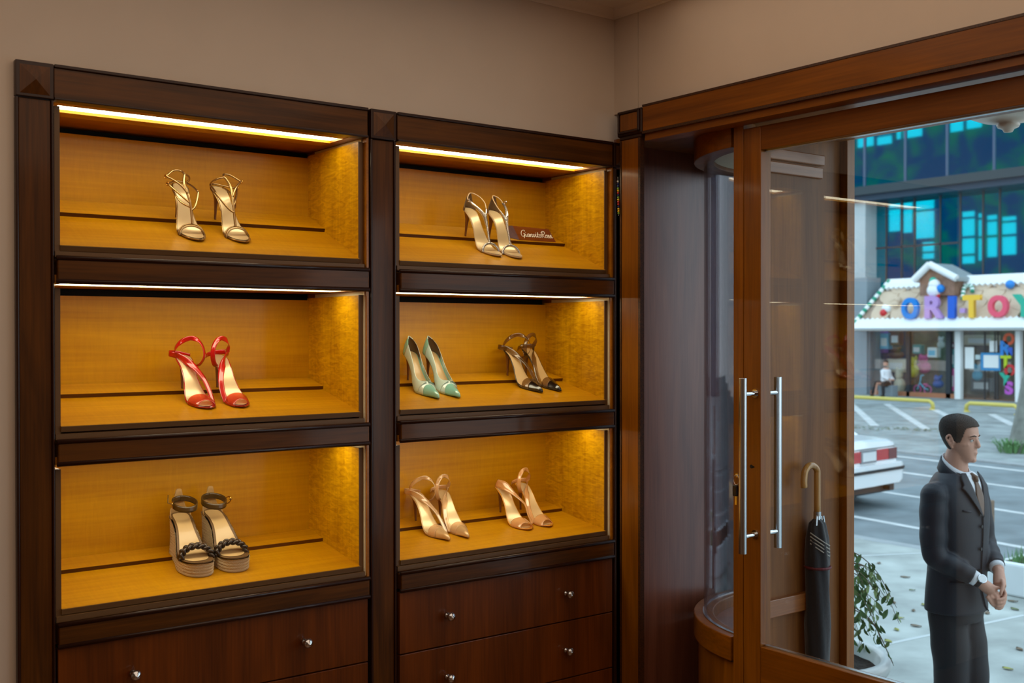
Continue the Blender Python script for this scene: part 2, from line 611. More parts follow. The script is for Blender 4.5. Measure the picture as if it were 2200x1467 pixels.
    for (a1, a0) in zs:
        d = MB().box((x0 + .004, -.004, a0), (x1 - .004, .018, a1)).build('drawer', M['drawer'], t, bevel=.0015)
        knob(d, x0 + .193 if x0 < 1 else 1.944, (a0 + a1) / 2 + .0)
        knob(d, x1 - .217 if x0 < 1 else 2.438, (a0 + a1) / 2 + .0)
    MB().box((x0, .02, 0), (x1, .03, .8)).build('drawer_case', M['black'], t)
    return t


cabinet(.75, 1.66, .655, 1.76, 'left walnut display cabinet whose lit niches hold gold sandals, red heels and rope wedges', [(.657, .748), (1.668, 1.757)])
cabinet(1.765, 2.66, 1.76, 2.75, 'right dark walnut display cabinet with three lit niches beside the corner pilaster', [(2.664, 2.75)])

# ------------------------------------------------------------------ shop front: pilaster, header, jamb, door
XF = 2.66
XB = 2.679
t = thing('corner_pilaster', 'slim honey brown corner pilaster under a square framed block', 'pilaster', (2.67, -.1, 0))
MB().box((XF + .003, -.046, 0), (XB, -.134, 2.286)).build('shaft', M['teak_z'], t, bevel=.002)
parts('inlay_strip', M['inlay'], t, [((XF, -.134, 0), (XB, -.145, 2.286)), ((XF + .001, -.039, 0), (XB, -.046, 2.286))])
b = MB().box((XF - .004, -.029, 2.298), (XB, -.154, 2.389)).build('corner_block', M['walnut_dark'], t, bevel=.006)
MB().box((XF, -.038, 2.286), (XB, -.15, 2.299)).build('block_foot', M['walnut_dark'], b, bevel=.003)
MB().box((XF - .0055, -.046, 2.316), (XF, -.137, 2.376)).build('block_face', M['teak_z'], b, bevel=.002)
parts('block_bead', M['walnut_dark'], b, [((XF - .011, a_[0], a_[1]), (XF, b_[0], b_[1])) for a_, b_ in (((-.038, 2.306), (-.146, 2.315)), ((-.038, 2.377), (-.146, 2.386)), ((-.038, 2.306), (-.045, 2.386)), ((-.138, 2.306), (-.146, 2.386)))], bevel=.003)

mb = MB().box((XF, -.156, 2.303), (2.84, -2.8, 2.39))
t = mb.build('trim_2', M['teak_y'], bevel=.002)
t['kind'] = 'structure'
parts('inlay_strip', M['inlay'], t, [((XF - .002, -.156, 2.295), (2.70, -2.8, 2.3035)), ((XF - .002, -.156, 2.388), (XR, -2.8, 2.3955))])
# soffit and reveal
mb = MB().box((XF + .02, -.14, 2.285), (3.3, .0, 2.30)).box((2.70, -.14, 2.285), (3.3, -2.8, 2.30))
mb.box((XF + .012, -.156, 2.272), (2.735, -2.8, 2.296))
struct(mb, 'trim_3', M['teak_y'])
struct(MB().box((2.68, .0, 0), (3.34, .03, 2.3)), 'wall_reveal', M['panel_z'])

# curved showcase
CX, CY, CR = 3.26, -.554, .526


def arc(r, a0=.0, a1=90., n=40):
    return [(CX - r * math.cos(math.radians(a0 + (a1 - a0) * i / n)), CY + r * math.sin(math.radians(a0 + (a1 - a0) * i / n))) for i in range(n + 1)]


t = thing('curved_showcase', 'quarter round display case with curved clear glass between door jamb and corner', 'showcase', (3.1, -.3, 0))


def ringseg(r0, r1, z0, z1, name, mat, par, a0=7., a1=90., **k):
    poly = arc(r1, a0, a1) + arc(r0, a0, a1)[::-1]
    return MB().prism(poly, z0, z1).build(name, mat, par, **k)


ringseg(.495, .509, 0, .515, 'base_wall', M['teak_z'], t)
rg = ringseg(.455, CR, .522, .603, 'base_ring', M['teak_y'], t, bevel=.004)
MB().prism(arc(.496, 10) + [(CX, CY + .086)], .535, .56).build('base_floor', M['panel_z'], t)
ringseg(.484, .490, .603, 2.212, 'curved_glass', M['acrylic'], t, smooth=False)
ringseg(.482, .494, .6, .606, 'glass_bead', M['steel'], t)
ringseg(.455, CR, 2.210, 2.285, 'top_ring', M['teak_y'], t, bevel=.003)
MB().prism(arc(.48, 10.4) + [(CX, CY + .086)], 2.225, 2.235).build('case_ceiling', M['cream'], t)

MB().box((3.262, -.07, .0), (3.30, -.002, 2.6)).build('street_panel', M['panel_z'], t)
# jamb and vestibule side wall
mb = MB().box((2.74, -.501, 0), (2.80, -.543, 2.285))
struct(mb, 'trim_4', M['teak_z'], bevel=.002)
mb = MB().box((2.80, -.478, 0), (3.155, -.52, 2.6))
mb.box((3.155, -.470, 0), (3.30, -.50, 2.6))
w = struct(mb, 'wall_vestibule', M['vest'])
parts('moulding', M['teak_x'], w, [((2.80, -.515, 2.138), (3.165, -.532, 2.176)), ((2.80, -.515, 2.182), (3.165, -.540, 2.218)), ((2.80, -.515, .651), (3.165, -.540, .711))], bevel=.003)
struct(MB().box((3.303, -.45, -.6), (3.347, -.53, 2.6)), 'trim_5', M['teak_z'], bevel=.002)

# door: stiles, rails, glass, handles, lock
GX = 2.765


def door(name, ya, yb, label):
    t = bpy.data.objects.new(name, None)
    t.location = (2.765, (ya + yb) / 2, 0)
    link(t)
    t['kind'] = 'structure'
    MB().box((2.74, ya, .01), (2.79, ya - .07, 2.262)).build('stile', M['teak_z'], t, bevel=.002)
    MB().box((2.74, yb + .07, .01), (2.79, yb, 2.262)).build('stile', M['teak_z'], t, bevel=.002)
    MB().box((2.741, ya - .07, 2.186), (2.79, yb + .07, 2.262)).build('rail', M['teak_y'], t, bevel=.002)
    MB().box((2.741, ya - .07, .45), (2.79, yb + .07, .598)).build('rail', M['teak_y'], t, bevel=.002)
    MB().box((2.741, ya - .07, .01), (2.79, yb + .07, .16)).build('rail', M['teak_y'], t, bevel=.002)
    MB().box((2.755, ya - .07, .16), (2.777, yb + .07, .45)).build('panel', M['teak_z'], t)
    parts('glazing_bead', M['steel'], t, [((2.757, ya - .072, z), (2.773, yb + .072, z + .0045)) for z in (.598, 2.1815)])
    MB().box((GX - .003, ya - .068, .596), (GX + .003, yb + .068, 2.188)).build('glass', M['glass'], t)
    return t


d1 = door('door_1', -.545, -1.66, '')
y_ = -.594
for x_, sg, nm in ((2.68, 1, 'handle'), (2.85, -1, 'handle')):
    mb = MB()
    dz = 0.0
    mb.cyl((x_, y_, .900 + dz), (x_, y_, 1.459 + dz), .0128, 28)
    h = mb.build(nm, M['steel'], d1, smooth=False, bevel=.001)
    x2 = 2.74 if sg > 0 else 2.79
    for zz in (1.408, .955):
        MB().cyl((x_, y_, zz), (x2, y_, zz), .0085, 20).cyl((x2 - sg * .004, y_, zz), (x2, y_, zz), .0145, 24).build('handle_post', M['chrome'], h)
mb = MB().cyl((2.7385, -.578, 1.172), (2.741, -.578, 1.172), .006, 16).box((2.7388, -.574, 1.169), (2.7395, -.590, 1.174))
mb.build('keyhole', M['black'], d1)
# hinge side lock cylinder with keys (hang just left of the stile edge)
t = thing('key_ring', 'small bunch of keys with black fob hanging in the door lock', 'keys', (2.725, -.53, 1.1))
mb = MB()
mb.tube([(2.722, -.530 + .011 * math.cos(a), 1.125 + .016 * math.sin(a)) for a in np.linspace(0, 2 * PI, 25)[:-1]], .0011, 8, closed=True)
mb.build('ring', M['chrome'], t, smooth=True)
MB().box((2.716, -.518, 1.072), (2.727, -.536, 1.108)).build('fob', plain('black_plastic', (14, 14, 16), .3), t, bevel=.003)
MB().box((2.7225, -.524, 1.044), (2.7245, -.531, 1.076)).cyl((2.724, -.53, 1.140), (2.742, -.53, 1.140), .007).build('key', M['chrome'], t)
door('door_2', -1.67, -2.785, '')

# bead strand in the corner gap
t = thing('bead_strand', 'thin strand of multicoloured beads hanging in the gap beside the corner pilaster', 'beads', (2.672, -.03, 2.07))
cols = [(205, 205, 200), (20, 40, 110), (16, 60, 120), (110, 160, 50), (230, 190, 30), (190, 40, 30), (20, 40, 110), (120, 170, 60), (235, 190, 40), (200, 50, 30), (30, 50, 120), (235, 195, 60)]
bm_ = [plain('bead_%s' % n, c, .25) for n, c in (('white', (205, 205, 200)), ('navy', (20, 40, 110)), ('green', (110, 160, 50)), ('yellow', (230, 190, 30)), ('red', (190, 40, 30)))]
seq = [0, 1, 1, 2, 3, 4, 1, 2, 3, 4, 4, 1, 3, 3, 2]
for i, k in enumerate(seq):
    z = 2.143 - i * .0082
    o = MB().lathe([(0, -.004), (.003, -.003), (.0042, 0), (.003, .003), (0, .004)], (2.660 - .0004 * i, -.030 - .0007 * i, z), 12).build('bead', bm_[k], t, smooth=True)
MB().tube([(2.66, -.030, 2.16), (2.66, -.030, 2.14), (2.654, -.0405, 2.02)], .0006, 6).build('string', bm_[0], t)

# ================================================================== shoes
def at_shelf(r, x, y):
    return Vector((x, y, shelf_z(r, y)))


def shoe_root(name, label, r, toe, heel, group=None):
    """toe and heel tip as (x, y) on the sloping board of row r; local +y runs back towards the heel"""
    T = at_shelf(r, *toe)
    sl = slope(r)
    ds = (heel[1] - toe[1]) / math.cos(sl)
    yaw = math.atan2(-(heel[0] - toe[0]), ds)
    o = thing(name, label, 'shoe', T, 0, group)
    o.rotation_euler = (Matrix.Rotation(sl, 3, 'X') @ Matrix.Rotation(yaw, 3, 'Z')).to_euler()
    o.location += o.rotation_euler.to_matrix() @ Vector((0, 0, .0006))
    return o


ZF = prof([(-.004, .0085), (.02, .0055), (.05, .0045), (.072, .007), (.1, .025), (.13, .056), (.16, .084), (.185, .098), (.21, .104), (.225, .106)])
W_ROUND = [(-.004, 0), (-.002, .008), (.004, .0165), (.015, .0255), (.03, .032), (.055, .0375), (.075, .037), (.1, .03), (.13, .0225), (.16, .0225), (.185, .0255), (.205, .023), (.214, .017), (.2195, .008), (.221, 0)]
W_POINT = [(-.022, 0), (-.0205, .0022), (-.01, .0075), (.005, .014), (.025, .0235), (.05, .033), (.072, .036), (.1, .030), (.13, .0225), (.16, .0225), (.185, .0255), (.205, .023), (.214, .017), (.2195, .008), (.221, 0)]


def ysamp(wl, extra=34):
    y0, y1 = wl[0][0], wl[-1][0]
    t = [.5 - .5 * math.cos(PI * i / extra) for i in range(extra + 1)]
    return [y0 + (y1 - y0) * q for q in t]


def wfun(wl):
    f = prof(wl)
    return lambda y: max(f(y), 0.0004)


def cen(y, mx):
    """slight inward curve of the sole"""
    return mx * (-.004 * math.sin(max(0, min(1, (y - .0) / .22)) * PI))


def footbed(par, wl, mx, sole, insole, th=.004, ins=(.006, .216), name='sole', inset=.003, cup=.0015, zf=ZF):
    wf = wfun(wl)
    rows = []
    for y in ysamp(wl):
        w, z, c = wf(y), zf(y), cen(y, mx)
        top = [(c + w * math.cos(a), y, z + cup * (abs(math.cos(a)) ** 3)) for a in np.linspace(PI, 0, 13)]
        bot = [(c + w * .94 * math.cos(a), y, z - th) for a in np.linspace(0, PI, 7)]
        rows.append(top + bot)
    mb = MB()
    mb.grid(rows, closed=True)
    o = mb.build(name, sole, par, smooth=True, world=False)
    y0, y1 = ins
    rows = []
    a0, a1 = wl[0][0], wl[-1][0]
    for y_ in ysamp(wl, 56):
        y = y0 + (y_ - a0) / (a1 - a0) * (y1 - y0)
        w = min(wf(y_) * .93, max(wf(y) - inset, .0004)) if 0 < wf(y_) else 0
        if y_ > .6 * a1 or y_ < .3 * a1: w = min(w, wf(y_) * .9)
        z, c = zf(y), cen(y, mx)
        rows.append([(c + w * math.cos(a), y, z + .0014 + cup * (abs(w * math.cos(a) / max(wf(y), .001)) ** 3)) for a in np.linspace(PI, 0, 11)])
    q = MB()
    q.grid(rows)
    q.build('insole', insole, par, smooth=True, world=False, solid=.0006)
    return o


def stiletto(par, mx, mat, foot=.011, yb=.188):
    c = cen(.2, mx)
    rg = []
    for (y, z, rx, ry) in [(.196, .099, .0205, .0225), (.199, .092, .0165, .0175), (.201, .083, .0105, .0115), (.199, .070, .0066, .0075), (.196, .05, .0048, .0055), (.192, .03, .0038, .0042), (yb + .001, foot + .002, .0034, .0036), (yb, foot, .0033, .0035)]:
        rg.append([(c + rx * math.cos(a), y + ry * math.sin(a), z + (.0 if z < .09 else (y + ry * math.sin(a) - .194) * .25)) for a in np.linspace(0, 2 * PI, 17)[:-1]])
    mb = MB()
    mb.loft(rg)
    return mb.build('heel', mat, par, smooth=True, world=False)


def strap(par, pts, hw, mat, mx=1, axis=(0, .19), nz=.0, name='strap', th=.0011, n=8, closed=False, widths=None):
    q = crom([(p[0] * mx, p[1], p[2], (p[3] if len(p) > 3 else hw)) for p in pts], n, closed)
    if closed: q.append(q[0])
    rows = []
    m = len(q)
    for i in range(m):
        t = q[min(i + 1, m - 1)][:3] - q[max(i - 1, 0)][:3]
        t /= np.linalg.norm(t) + 1e-9
        p = q[i]
        rad = np.array((p[0] - axis[0] * mx, p[1] - axis[1], 0.))
        rad /= np.linalg.norm(rad) + 1e-9
        front = max(0, min(1, (.165 - p[1]) / .06))
        rad = rad * (1 - .5 * front) + np.array((0, -.25 * front, .75 * front + nz))
        w = np.cross(t, rad)
        w /= np.linalg.norm(w) + 1e-9
        w = w * p[3]
        rows.append([p[:3] - w, p[:3] - w * .4, p[:3] + w * .4, p[:3] + w])
    mb = MB()
    mb.grid(rows)
    return mb.build(name, mat, par, smooth=True, world=False, solid=th)


def arch(par, wl, mx, y0, y1, hf, mat, name, th=.0012, n=14, a0=0, a1=PI, skew=0., ex=.0012, lean=0., lean0=None):
    """a band or cap arched over the sole between y0 and y1; hf(y) is its height"""
    wf = wfun(wl)
    rows = []
    for i in range(n + 1):
        y = y0 + (y1 - y0) * i / n
        rows_ = []
        for a in np.linspace(a0, a1, 19):
            ln = lean if lean0 is None else lean0 + (lean - lean0) * i / n
            yy = y + skew * mx * math.cos(a) + ln * math.sin(a)
            w = wf(y) + ex * min(1, max(0, (y + .022) / .01))
            z = ZF(y) - .003
            rows_.append((cen(yy, mx) + w * math.cos(a), yy, z + hf(y) * math.sin(a) ** .85))
        rows.append(rows_)
    mb = MB()
    mb.grid(rows)
    return mb.build(name, mat, par, smooth=True, world=False, solid=th)


def side_walls(par, wl, mx, y0, y1, Hf, tf, mat, name, ex=.0012, inner=0., n=26, th=.001):
    """both sides of a pump's upper from y0 back to y1, open above the angle tf(y)"""
    wf = wfun(wl)
    mb = MB()
    for sgn in (-1, 1):
        rows = []
        for i in range(n + 1):
            y = y0 + (y1 - y0) * (math.sin(.5 * PI * i / n) if y1 > .21 else i / n)
            w = wf(y) + ex - inner
            zb = ZF(y) - .003
            tm = tf(y)
            rows.append([(cen(y, mx) + sgn * max(w, .0003) * math.cos(tm * k / 8), y - inner * (1 if y > .2 else 0), zb + Hf(y) * math.sin(tm * k / 8)) for k in range(9)])
        mb.grid(rows, flip=(sgn < 0))
    return mb.build(name, mat, par, smooth=True, world=False, solid=th)


SM = {}
SM['gold'] = plain('gold_leather', (176, 146, 100), .22, metal=.9)
SM['tan'] = plain('tan_insole', (206, 172, 120), .38, coat=.3)
SM['palegold'] = plain('pale_gold_insole', (222, 196, 150), .28, metal=.25, coat=.3)
SM['brownheel'] = plain('stacked_heel', (122, 76, 40), .4, coat=.3)
SM['redp'] = plain('red_patent', (176, 12, 16), .12, coat=1)
SM['redc'] = glassmat('red_clear_band', (1, .35, .25), .05, .03, body=(214, 30, 26), bfac=.72)
SM['redclear'] = glassmat('red_tinted_clear_vamp', (1, .55, .4), .07, .04, body=(214, 60, 40), bfac=.35)
SM['mint'] = plain('mint_patent', (134, 196, 180), .14, coat=1)
SM['pearl'] = glassmat('pearl_clear', (.9, .97, .93), .06, .06, body=(216, 240, 232), bfac=.75)
SM['minttrim'] = plain('mint_white_rim', (222, 238, 224), .2, coat=.6)
SM['lining'] = plain('brown_lining', (112, 86, 56), .6)
SM['blackp'] = plain('black_patent', (12, 12, 12), .16, coat=.8)
SM['smoke'] = glassmat('smoky_clear', (.70, .60, .44), .06, .04, body=(120, 92, 56), bfac=.2)
SM['nudep'] = plain('nude_satin', (208, 172, 122), .28, metal=.25, coat=.3)
SM['nude'] = glassmat('nude_clear', (1, .90, .78), .07, .04, body=(232, 196, 150), bfac=.42)
SM['orangep'] = plain('orange_patent', (232, 160, 62), .16, coat=.8)
SM['orange'] = glassmat('apricot_clear', (1, .84, .62), .07, .05, body=(238, 184, 124), bfac=.55)
SM['satin'] = plain('nude_leather', (206, 176, 138), .34, coat=.2)
SM['olive'] = plain('olive_leather', (74, 52, 20), .35, coat=.2)
SM['braid'] = plain('bronze_braid', (58, 44, 34), .28, metal=.35, coat=.4)
SM['suede'] = plain('tan_suede', (176, 138, 88), .9, bump=.0004, nscale=300)
SM['goldbuckle'] = plain('gold_buckle', (224, 178, 96), .14, metal=1)

# glitter
m, t_, p_ = newmat('crystal_mesh')
co = t_.nodes.new('ShaderNodeTexCoord')
vo = t_.nodes.new('ShaderNodeTexVoronoi')
vo.inputs['Scale'].default_value = 750
t_.links.new(co.outputs['Object'], vo.inputs['Vector'])
rm = t_.nodes.new('ShaderNodeValToRGB')
rm.color_ramp.elements[0].position = .25
rm.color_ramp.elements[0].color = rgb((120, 112, 104))
rm.color_ramp.elements[1].position = .7
rm.color_ramp.elements[1].color = rgb((250, 248, 244))
t_.links.new(vo.outputs['Color'], rm.inputs[0])
t_.links.new(rm.outputs[0], p_.inputs['Base Color'])
nm = t_.nodes.new('ShaderNodeBump')
nm.inputs['Distance'].default_value = .0012
t_.links.new(vo.outputs['Color'], nm.inputs['Height'])
t_.links.new(nm.outputs[0], p_.inputs['Normal'])
p_.inputs['Metallic'].default_value = .85
p_.inputs['Roughness'].default_value = .18
SM['crystal'] = m

# rope for the wedges
m, t_, p_ = newmat('jute_rope')
co = t_.nodes.new('ShaderNodeTexCoord')
mp = t_.nodes.new('ShaderNodeMapping')
mp.inputs['Rotation'].default_value = (.5, .6, .4)
wv = t_.nodes.new('ShaderNodeTexWave')
wv.inputs['Scale'].default_value = 120
wv.inputs['Distortion'].default_value = 4
wv.inputs['Detail'].default_value = 3
t_.links.new(co.outputs['Object'], mp.inputs['Vector'])
t_.links.new(mp.outputs[0], wv.inputs['Vector'])
rm = t_.nodes.new('ShaderNodeValToRGB')
rm.color_ramp.elements[0].color = rgb((184, 156, 116))
rm.color_ramp.elements[1].color = rgb((226, 204, 166))
t_.links.new(wv.outputs['Fac'], rm.inputs[0])
t_.links.new(rm.outputs[0], p_.inputs['Base Color'])
nm = t_.nodes.new('ShaderNodeBump')
nm.inputs['Distance'].default_value = .0012
t_.links.new(wv.outputs['Fac'], nm.inputs['Height'])
t_.links.new(nm.outputs[0], p_.inputs['Normal'])
p_.inputs['Roughness'].default_value = .85
SM['rope'] = m


def lathe_ring(par, c, r, tr, mat, name, nrm=(0, 1, 0), ry=None):
    n_ = Vector(nrm).normalized()
    a_ = n_.orthogonal().normalized()
    b_ = n_.cross(a_)
    ry = ry or r
    pts = [tuple(Vector(c) + a_ * r * math.cos(q) + b_ * ry * math.sin(q)) for q in np.linspace(0, 2 * PI, 21)[:-1]]
    return MB().tube(pts, tr, 8, closed=True).build(name, mat, par, smooth=True, world=False)


# ---- gold strappy sandals
def gold(label, toe, heel, mx):
    t = shoe_root('strappy_sandal', label, 0, toe, heel)
    footbed(t, W_ROUND, mx, SM['gold'], SM['palegold'])
    stiletto(t, mx, SM['brownheel'])

    def T(pts, r=.0029, name='strap'):
        q = crom([(p[0] * mx, p[1], p[2]) for p in pts], 8)
        MB().tube(q, r, 10).build(name, SM['gold'], t, smooth=True, world=False)
    # toe band
    for k, (yy, h) in enumerate(((.046, .026), (.050, .029))):
        pts = [(cen(yy, mx) * mx + (wfun(W_ROUND)(yy) + .001) * math.cos(a) * 1.0, yy + .014 * math.sin(a) + k * .004, ZF(yy) - .004 + h * math.sin(a) ** .9 * 1.0) for a in np.linspace(0, PI, 15)]
        T(pts, .0026, 'toe_strap')
    T([(0, .064, .029), (0, .078, .052), (-.002, .098, .084), (-.007, .122, .108), (-.010, .145, .128), (-.004, .165, .144), (.0, .172, .148)], .0036, 'spine_strap')
    T([(-.002, .096, .083), (-.018, .118, .094), (-.034, .145, .106), (-.047, .17, .116)])
    T([(-.006, .116, .106), (-.02, .134, .122), (-.038, .152, .132), (-.056, .168, .138)])
    T([(0, .084, .066), (.013, .096, .074), (.027, .122, .092), (.035, .142, .106)])
    T([(.035, .142, .106), (.029, .175, .112), (.022, .205, .112), (0, .221, .112), (-.024, .205, .112), (-.047, .17, .116)])
    T([(-.056, .168, .138), (-.03, .19, .150), (-.008, .190, .152), (.0, .172, .148)])
    T([(.0, .172, .148), (.015, .18, .140), (.024, .195, .125), (.02, .21, .112)])
    T([(0, .09, .072), (-.02, .118, .078), (-.03, .155, .094), (-.027, .185, .103), (-.02, .205, .106)])
    for c in ((-.049 * mx, .168, .116), (-.058 * mx, .166, .138)):
        lathe_ring(t, c, .005, .0014, SM['goldbuckle'], 'buckle', (mx, .3, 0))
    return t


gold('left gold strappy high heel sandal, its ankle straps flung out to the left', (1.165, .092), (1.162, .262), 1)
gold('right gold strappy high heel sandal, its ankle straps leaning to the right', (1.305, .096), (1.281, .262), -1)


# ---- crystal T strap sandals
def crystal(label, toe, heel, mx):
    t = shoe_root('crystal_sandal', label, 0, toe, heel)
    footbed(t, W_ROUND, mx, SM['satin'], SM['palegold'])
    stiletto(t, mx, SM['brownheel'])

    def T(pts, r, name, mat):
        q = crom([(p[0] * mx, p[1], p[2], p[3] if len(p) > 3 else r) for p in pts], 8)
        MB().tube([a[:3] for a in q], [a[3] for a in q], 10).build(name, mat, t, smooth=True, world=False)
    yy = .045
    pts = [((wfun(W_ROUND)(yy) + .001) * math.cos(a), yy + .015 * math.sin(a), ZF(yy) - .003 + .027 * math.sin(a) ** .9) for a in np.linspace(0, PI, 15)]
    T(pts, .0042, 'toe_strap', SM['crystal'])
    T([(0, .060, .028, .0042), (.001, .075, .050, .0035), (.002, .09, .072, .0042), (.002, .105, .092, .0055), (.0, .117, .108, .0072), (-.007, .128, .118, .0062), (-.016, .148, .129, .0052), (-.023, .172, .138, .0042), (-.026, .19, .141, .0034)], .004, 't_strap', SM['crystal'])
    T([(.002, .112, .100, .005), (.011, .124, .116, .0036), (.019, .138, .128, .0024)], .004, 't_strap', SM['crystal'])
    T([(.019, .138, .128), (.026, .158, .142), (.024, .184, .154), (.012, .207, .160), (0, .214, .160), (-.014, .206, .156), (-.024, .196, .148), (-.026, .19, .141)], .0018, 'ankle_strap', SM['satin'])
    # tall heel counter
    wf = wfun(W_ROUND)
    rows = []
    for i in range(17):
        a = PI * (-.5 + i / 16)                 # -90..90 round the back
        x = .0245 * math.sin(a)
        y = .195 + .025 * math.cos(a)
        h = .012 + .047 * math.exp(-(a / .75) ** 2)
        rows.append([(x + cen(.2, mx), y - .004 * k / 6 * math.cos(a), ZF(y) - .002 + h * k / 6) for k in range(7)])
    MB().grid(rows).build('heel_counter', SM['lining'], t, smooth=True, world=False, solid=.0016)
    lathe_ring(t, (-.027 * mx, .187, .142) if mx > 0 else (.024, .175, .150), .0045, .0013, SM['chrome'] if 'chrome' in SM else M['chrome'], 'buckle', (mx, -.3, 0), .006)
    return t


crystal('left nude high heel sandal with glittering crystal T strap', (2.221, .09), (2.198, .262), 1)
crystal('right crystal T strap sandal, the one beside the brown name block', (2.297, .08), (2.292, .262), -1)

LOOP = [(.033, .048, .006, .007), (.033, .08, .034, .008), (.026, .112, .064, .0085), (.008, .146, .09, .010), (-.012, .174, .105, .011), (-.026, .196, .113, .011),
        (-.030, .200, .124, .008), (-.028, .190, .142, .007), (-.014, .180, .160, .007), (.010, .171, .169, .007), (.034, .161, .162, .007), (.049, .152, .142, .007), (.051, .147, .117, .007), (.041, .150, .096, .007), (.028, .158, .086, .007)]
BACK = [(-.020, .19, .111, .0095), (-.038, .208, .113, .0085), (-.034, .226, .112, .0075), (-.01, .238, .108, .007), (.014, .234, .104, .007), (.030, .220, .102, .007)]


VC = {'red': SM['redclear']}


def sling(label, kind, r, toe, heel, mx, solep, clear, pointed, lower=False, collapsed=False, tab=True):
    t = shoe_root('slingback_heel' if pointed else 'peep_toe_heel', label, r, toe, heel)
    wl = W_POINT if pointed else W_ROUND
    if pointed:
        t.location += t.rotation_euler.to_matrix() @ Vector((0, .02, 0))
    footbed(t, wl, mx, solep, SM['palegold'] if kind != 'black' else SM['tan'], ins=(.02 if pointed else .008, .216))
    stiletto(t, mx, SM['brownheel'])
    if pointed:
        hf = prof([(-.022, .003), (-.016, .010), (-.006, .0155), (.01, .0215), (.03, .028), (.06, .034)])
        arch(t, wl, mx, -.0215, .026, hf, solep, 'toe_cap', skew=0, lean0=0, lean=.014, n=22)
        arch(t, wl, mx, .0265, .052, hf, clear, 'clear_vamp', lean0=.014, lean=.014, th=.001)
    else:
        hf = prof([(.0, .014), (.02, .021), (.05, .027)])
        arch(t, wl, mx, .010, .052, hf, VC.get(kind, clear), 'clear_vamp', skew=-.004, lean=.012, th=.001)
    if not collapsed:
        kx = {'red': .80, 'nude': .86, 'black': 1.08}.get(kind, .9)
        strap(t, [(q_[0] * (kx if i_ > 8 else 1), *q_[1:]) for i_, q_ in enumerate(LOOP)], .008, clear, mx, name='ankle_strap')
        strap(t, BACK, .008, clear, mx, name='heel_strap')
    else:
        strap(t, [(.041, .042, .008, .005), (.040, .07, .034, .004), (.043, .095, .06, .006), (.030, .112, .078, .007), (.022, .130, .088, .009), (.006, .150, .104, .013), (-.008, .172, .116, .016), (-.018, .195, .118, .015), (-.014, .214, .117, .013), (.004, .228, .112, .012), (.02, .222, .105, .010), (.028, .2, .1, .008), (.03, .175, .094, .006)], .008, clear, mx, name='ankle_strap', nz=.25)
    if kind == 'black' and mx < 0:
        MB().tube([(-.030, .205, .118), (-.036, .19, .122)], .0055, 10).build('buckle', M['chrome'], t, smooth=True, world=False)
    if kind == 'black' and mx > 0:
        for z in (.102, .108):
            MB().lathe([(0, -.0016), (.0016, 0), (0, .0016)], (.031, .15 + (z - .1), z), 8).build('stud', M['chrome'], t, smooth=True, world=False)
    return t


sling('left red patent peep toe heel with looping red strap', 'red', 1, (1.197, .099), (1.186, .262), 1, SM['redp'], SM['redc'], False)
sling('right red patent peep toe heel, strap looping on its right side', 'red', 1, (1.300, .099), (1.293, .262), -1, SM['redp'], SM['redc'], False)
sling('left black pointed slingback heel with smoky clear strap', 'black', 1, (2.429, .115), (2.426, .272), 1, SM['blackp'], SM['smoke'], True)
sling('right black pointed slingback heel, nearest the niche side wall', 'black', 1, (2.518, .120), (2.514, .275), -1, SM['blackp'], SM['smoke'], True)
sling('left nude pointed slingback heel with clear crossing strap', 'nude', 2, (2.031, .112), (2.028, .272), 1, SM['nudep'], SM['nude'], True)
sling('right nude pointed slingback heel, behind and right of its mate', 'nude', 2, (2.108, .112), (2.122, .272), -1, SM['nudep'], SM['nude'], True)
sling('left orange peep toe heel whose clear strap lies slumped', 'orange', 2, (2.369, .114), (2.378, .268), 1, SM['orangep'], SM['orange'], False, collapsed=True)
sling('right orange peep toe heel with its clear strap standing in a loop', 'orange', 2, (2.464, .118), (2.472, .270), -1, SM['orangep'], SM['orange'], False)


# ---- mint pumps
def pump(label, toe, heel, mx):
    t = shoe_root('pointed_pump', label, 1, toe, heel)
    t.location += t.rotation_euler.to_matrix() @ Vector((0, .02, 0))
    wl = W_POINT
    footbed(t, wl, mx, SM['mint'], SM['tan'], ins=(.02, .214), inset=.005)
    stiletto(t, mx, SM['brownheel'])
    hf = prof([(-.022, .003), (-.016, .011), (-.006, .017), (.01, .0235), (.03, .031), (.058, .0405)])
    arch(t, wl, mx, -.0215, .031, hf, SM['mint'], 'toe_cap', lean0=0, lean=.018, n=22)
    arch(t, wl, mx, .0312, .052, hf, SM['pearl'], 'clear_vamp', lean0=.018, lean=.008, th=.001)
    H = prof([(.058, .0405), (.08, .043), (.11, .044), (.15, .046), (.19, .052), (.222, .056)])
    tf = prof([(.03, PI / 2), (.058, PI / 2), (.066, 1.2), (.08, .92), (.11, .72), (.15, .72), (.185, .90), (.205, 1.15), (.222, 1.4)])
    side_walls(t, wl, mx, .052, .187, H, lambda y: min(tf(y), 1.5), SM['pearl'], 'clear_side')
    side_walls(t, wl, mx, .187, .2215, H, tf, SM['mint'], 'heel_counter')
    side_walls(t, wl, mx, .165, .2205, H, tf, SM['lining'], 'lining', inner=.0016)
    wf = wfun(wl)
    pts = []
    ys = list(np.linspace(.188, .2215, 10))
    for sg in (-1, 1):
        q = [(cen(y, mx) + sg * (wf(y) + .0015) * math.cos(tf(y)), y, ZF(y) - .003 + H(y) * math.sin(tf(y))) for y in ys]
        pts += q if sg < 0 else q[::-1]
    MB().tube(pts[5:-5], .0016, 8).build('rim', SM['minttrim'], t, smooth=True, world=False)
    return t


pump('left mint green pointed pump with pearly clear sides', (1.979, .097), (1.984, .268), 1)
pump('right mint green pointed pump, between its mate and the black slingbacks', (2.063, .098), (2.064, .268), -1)


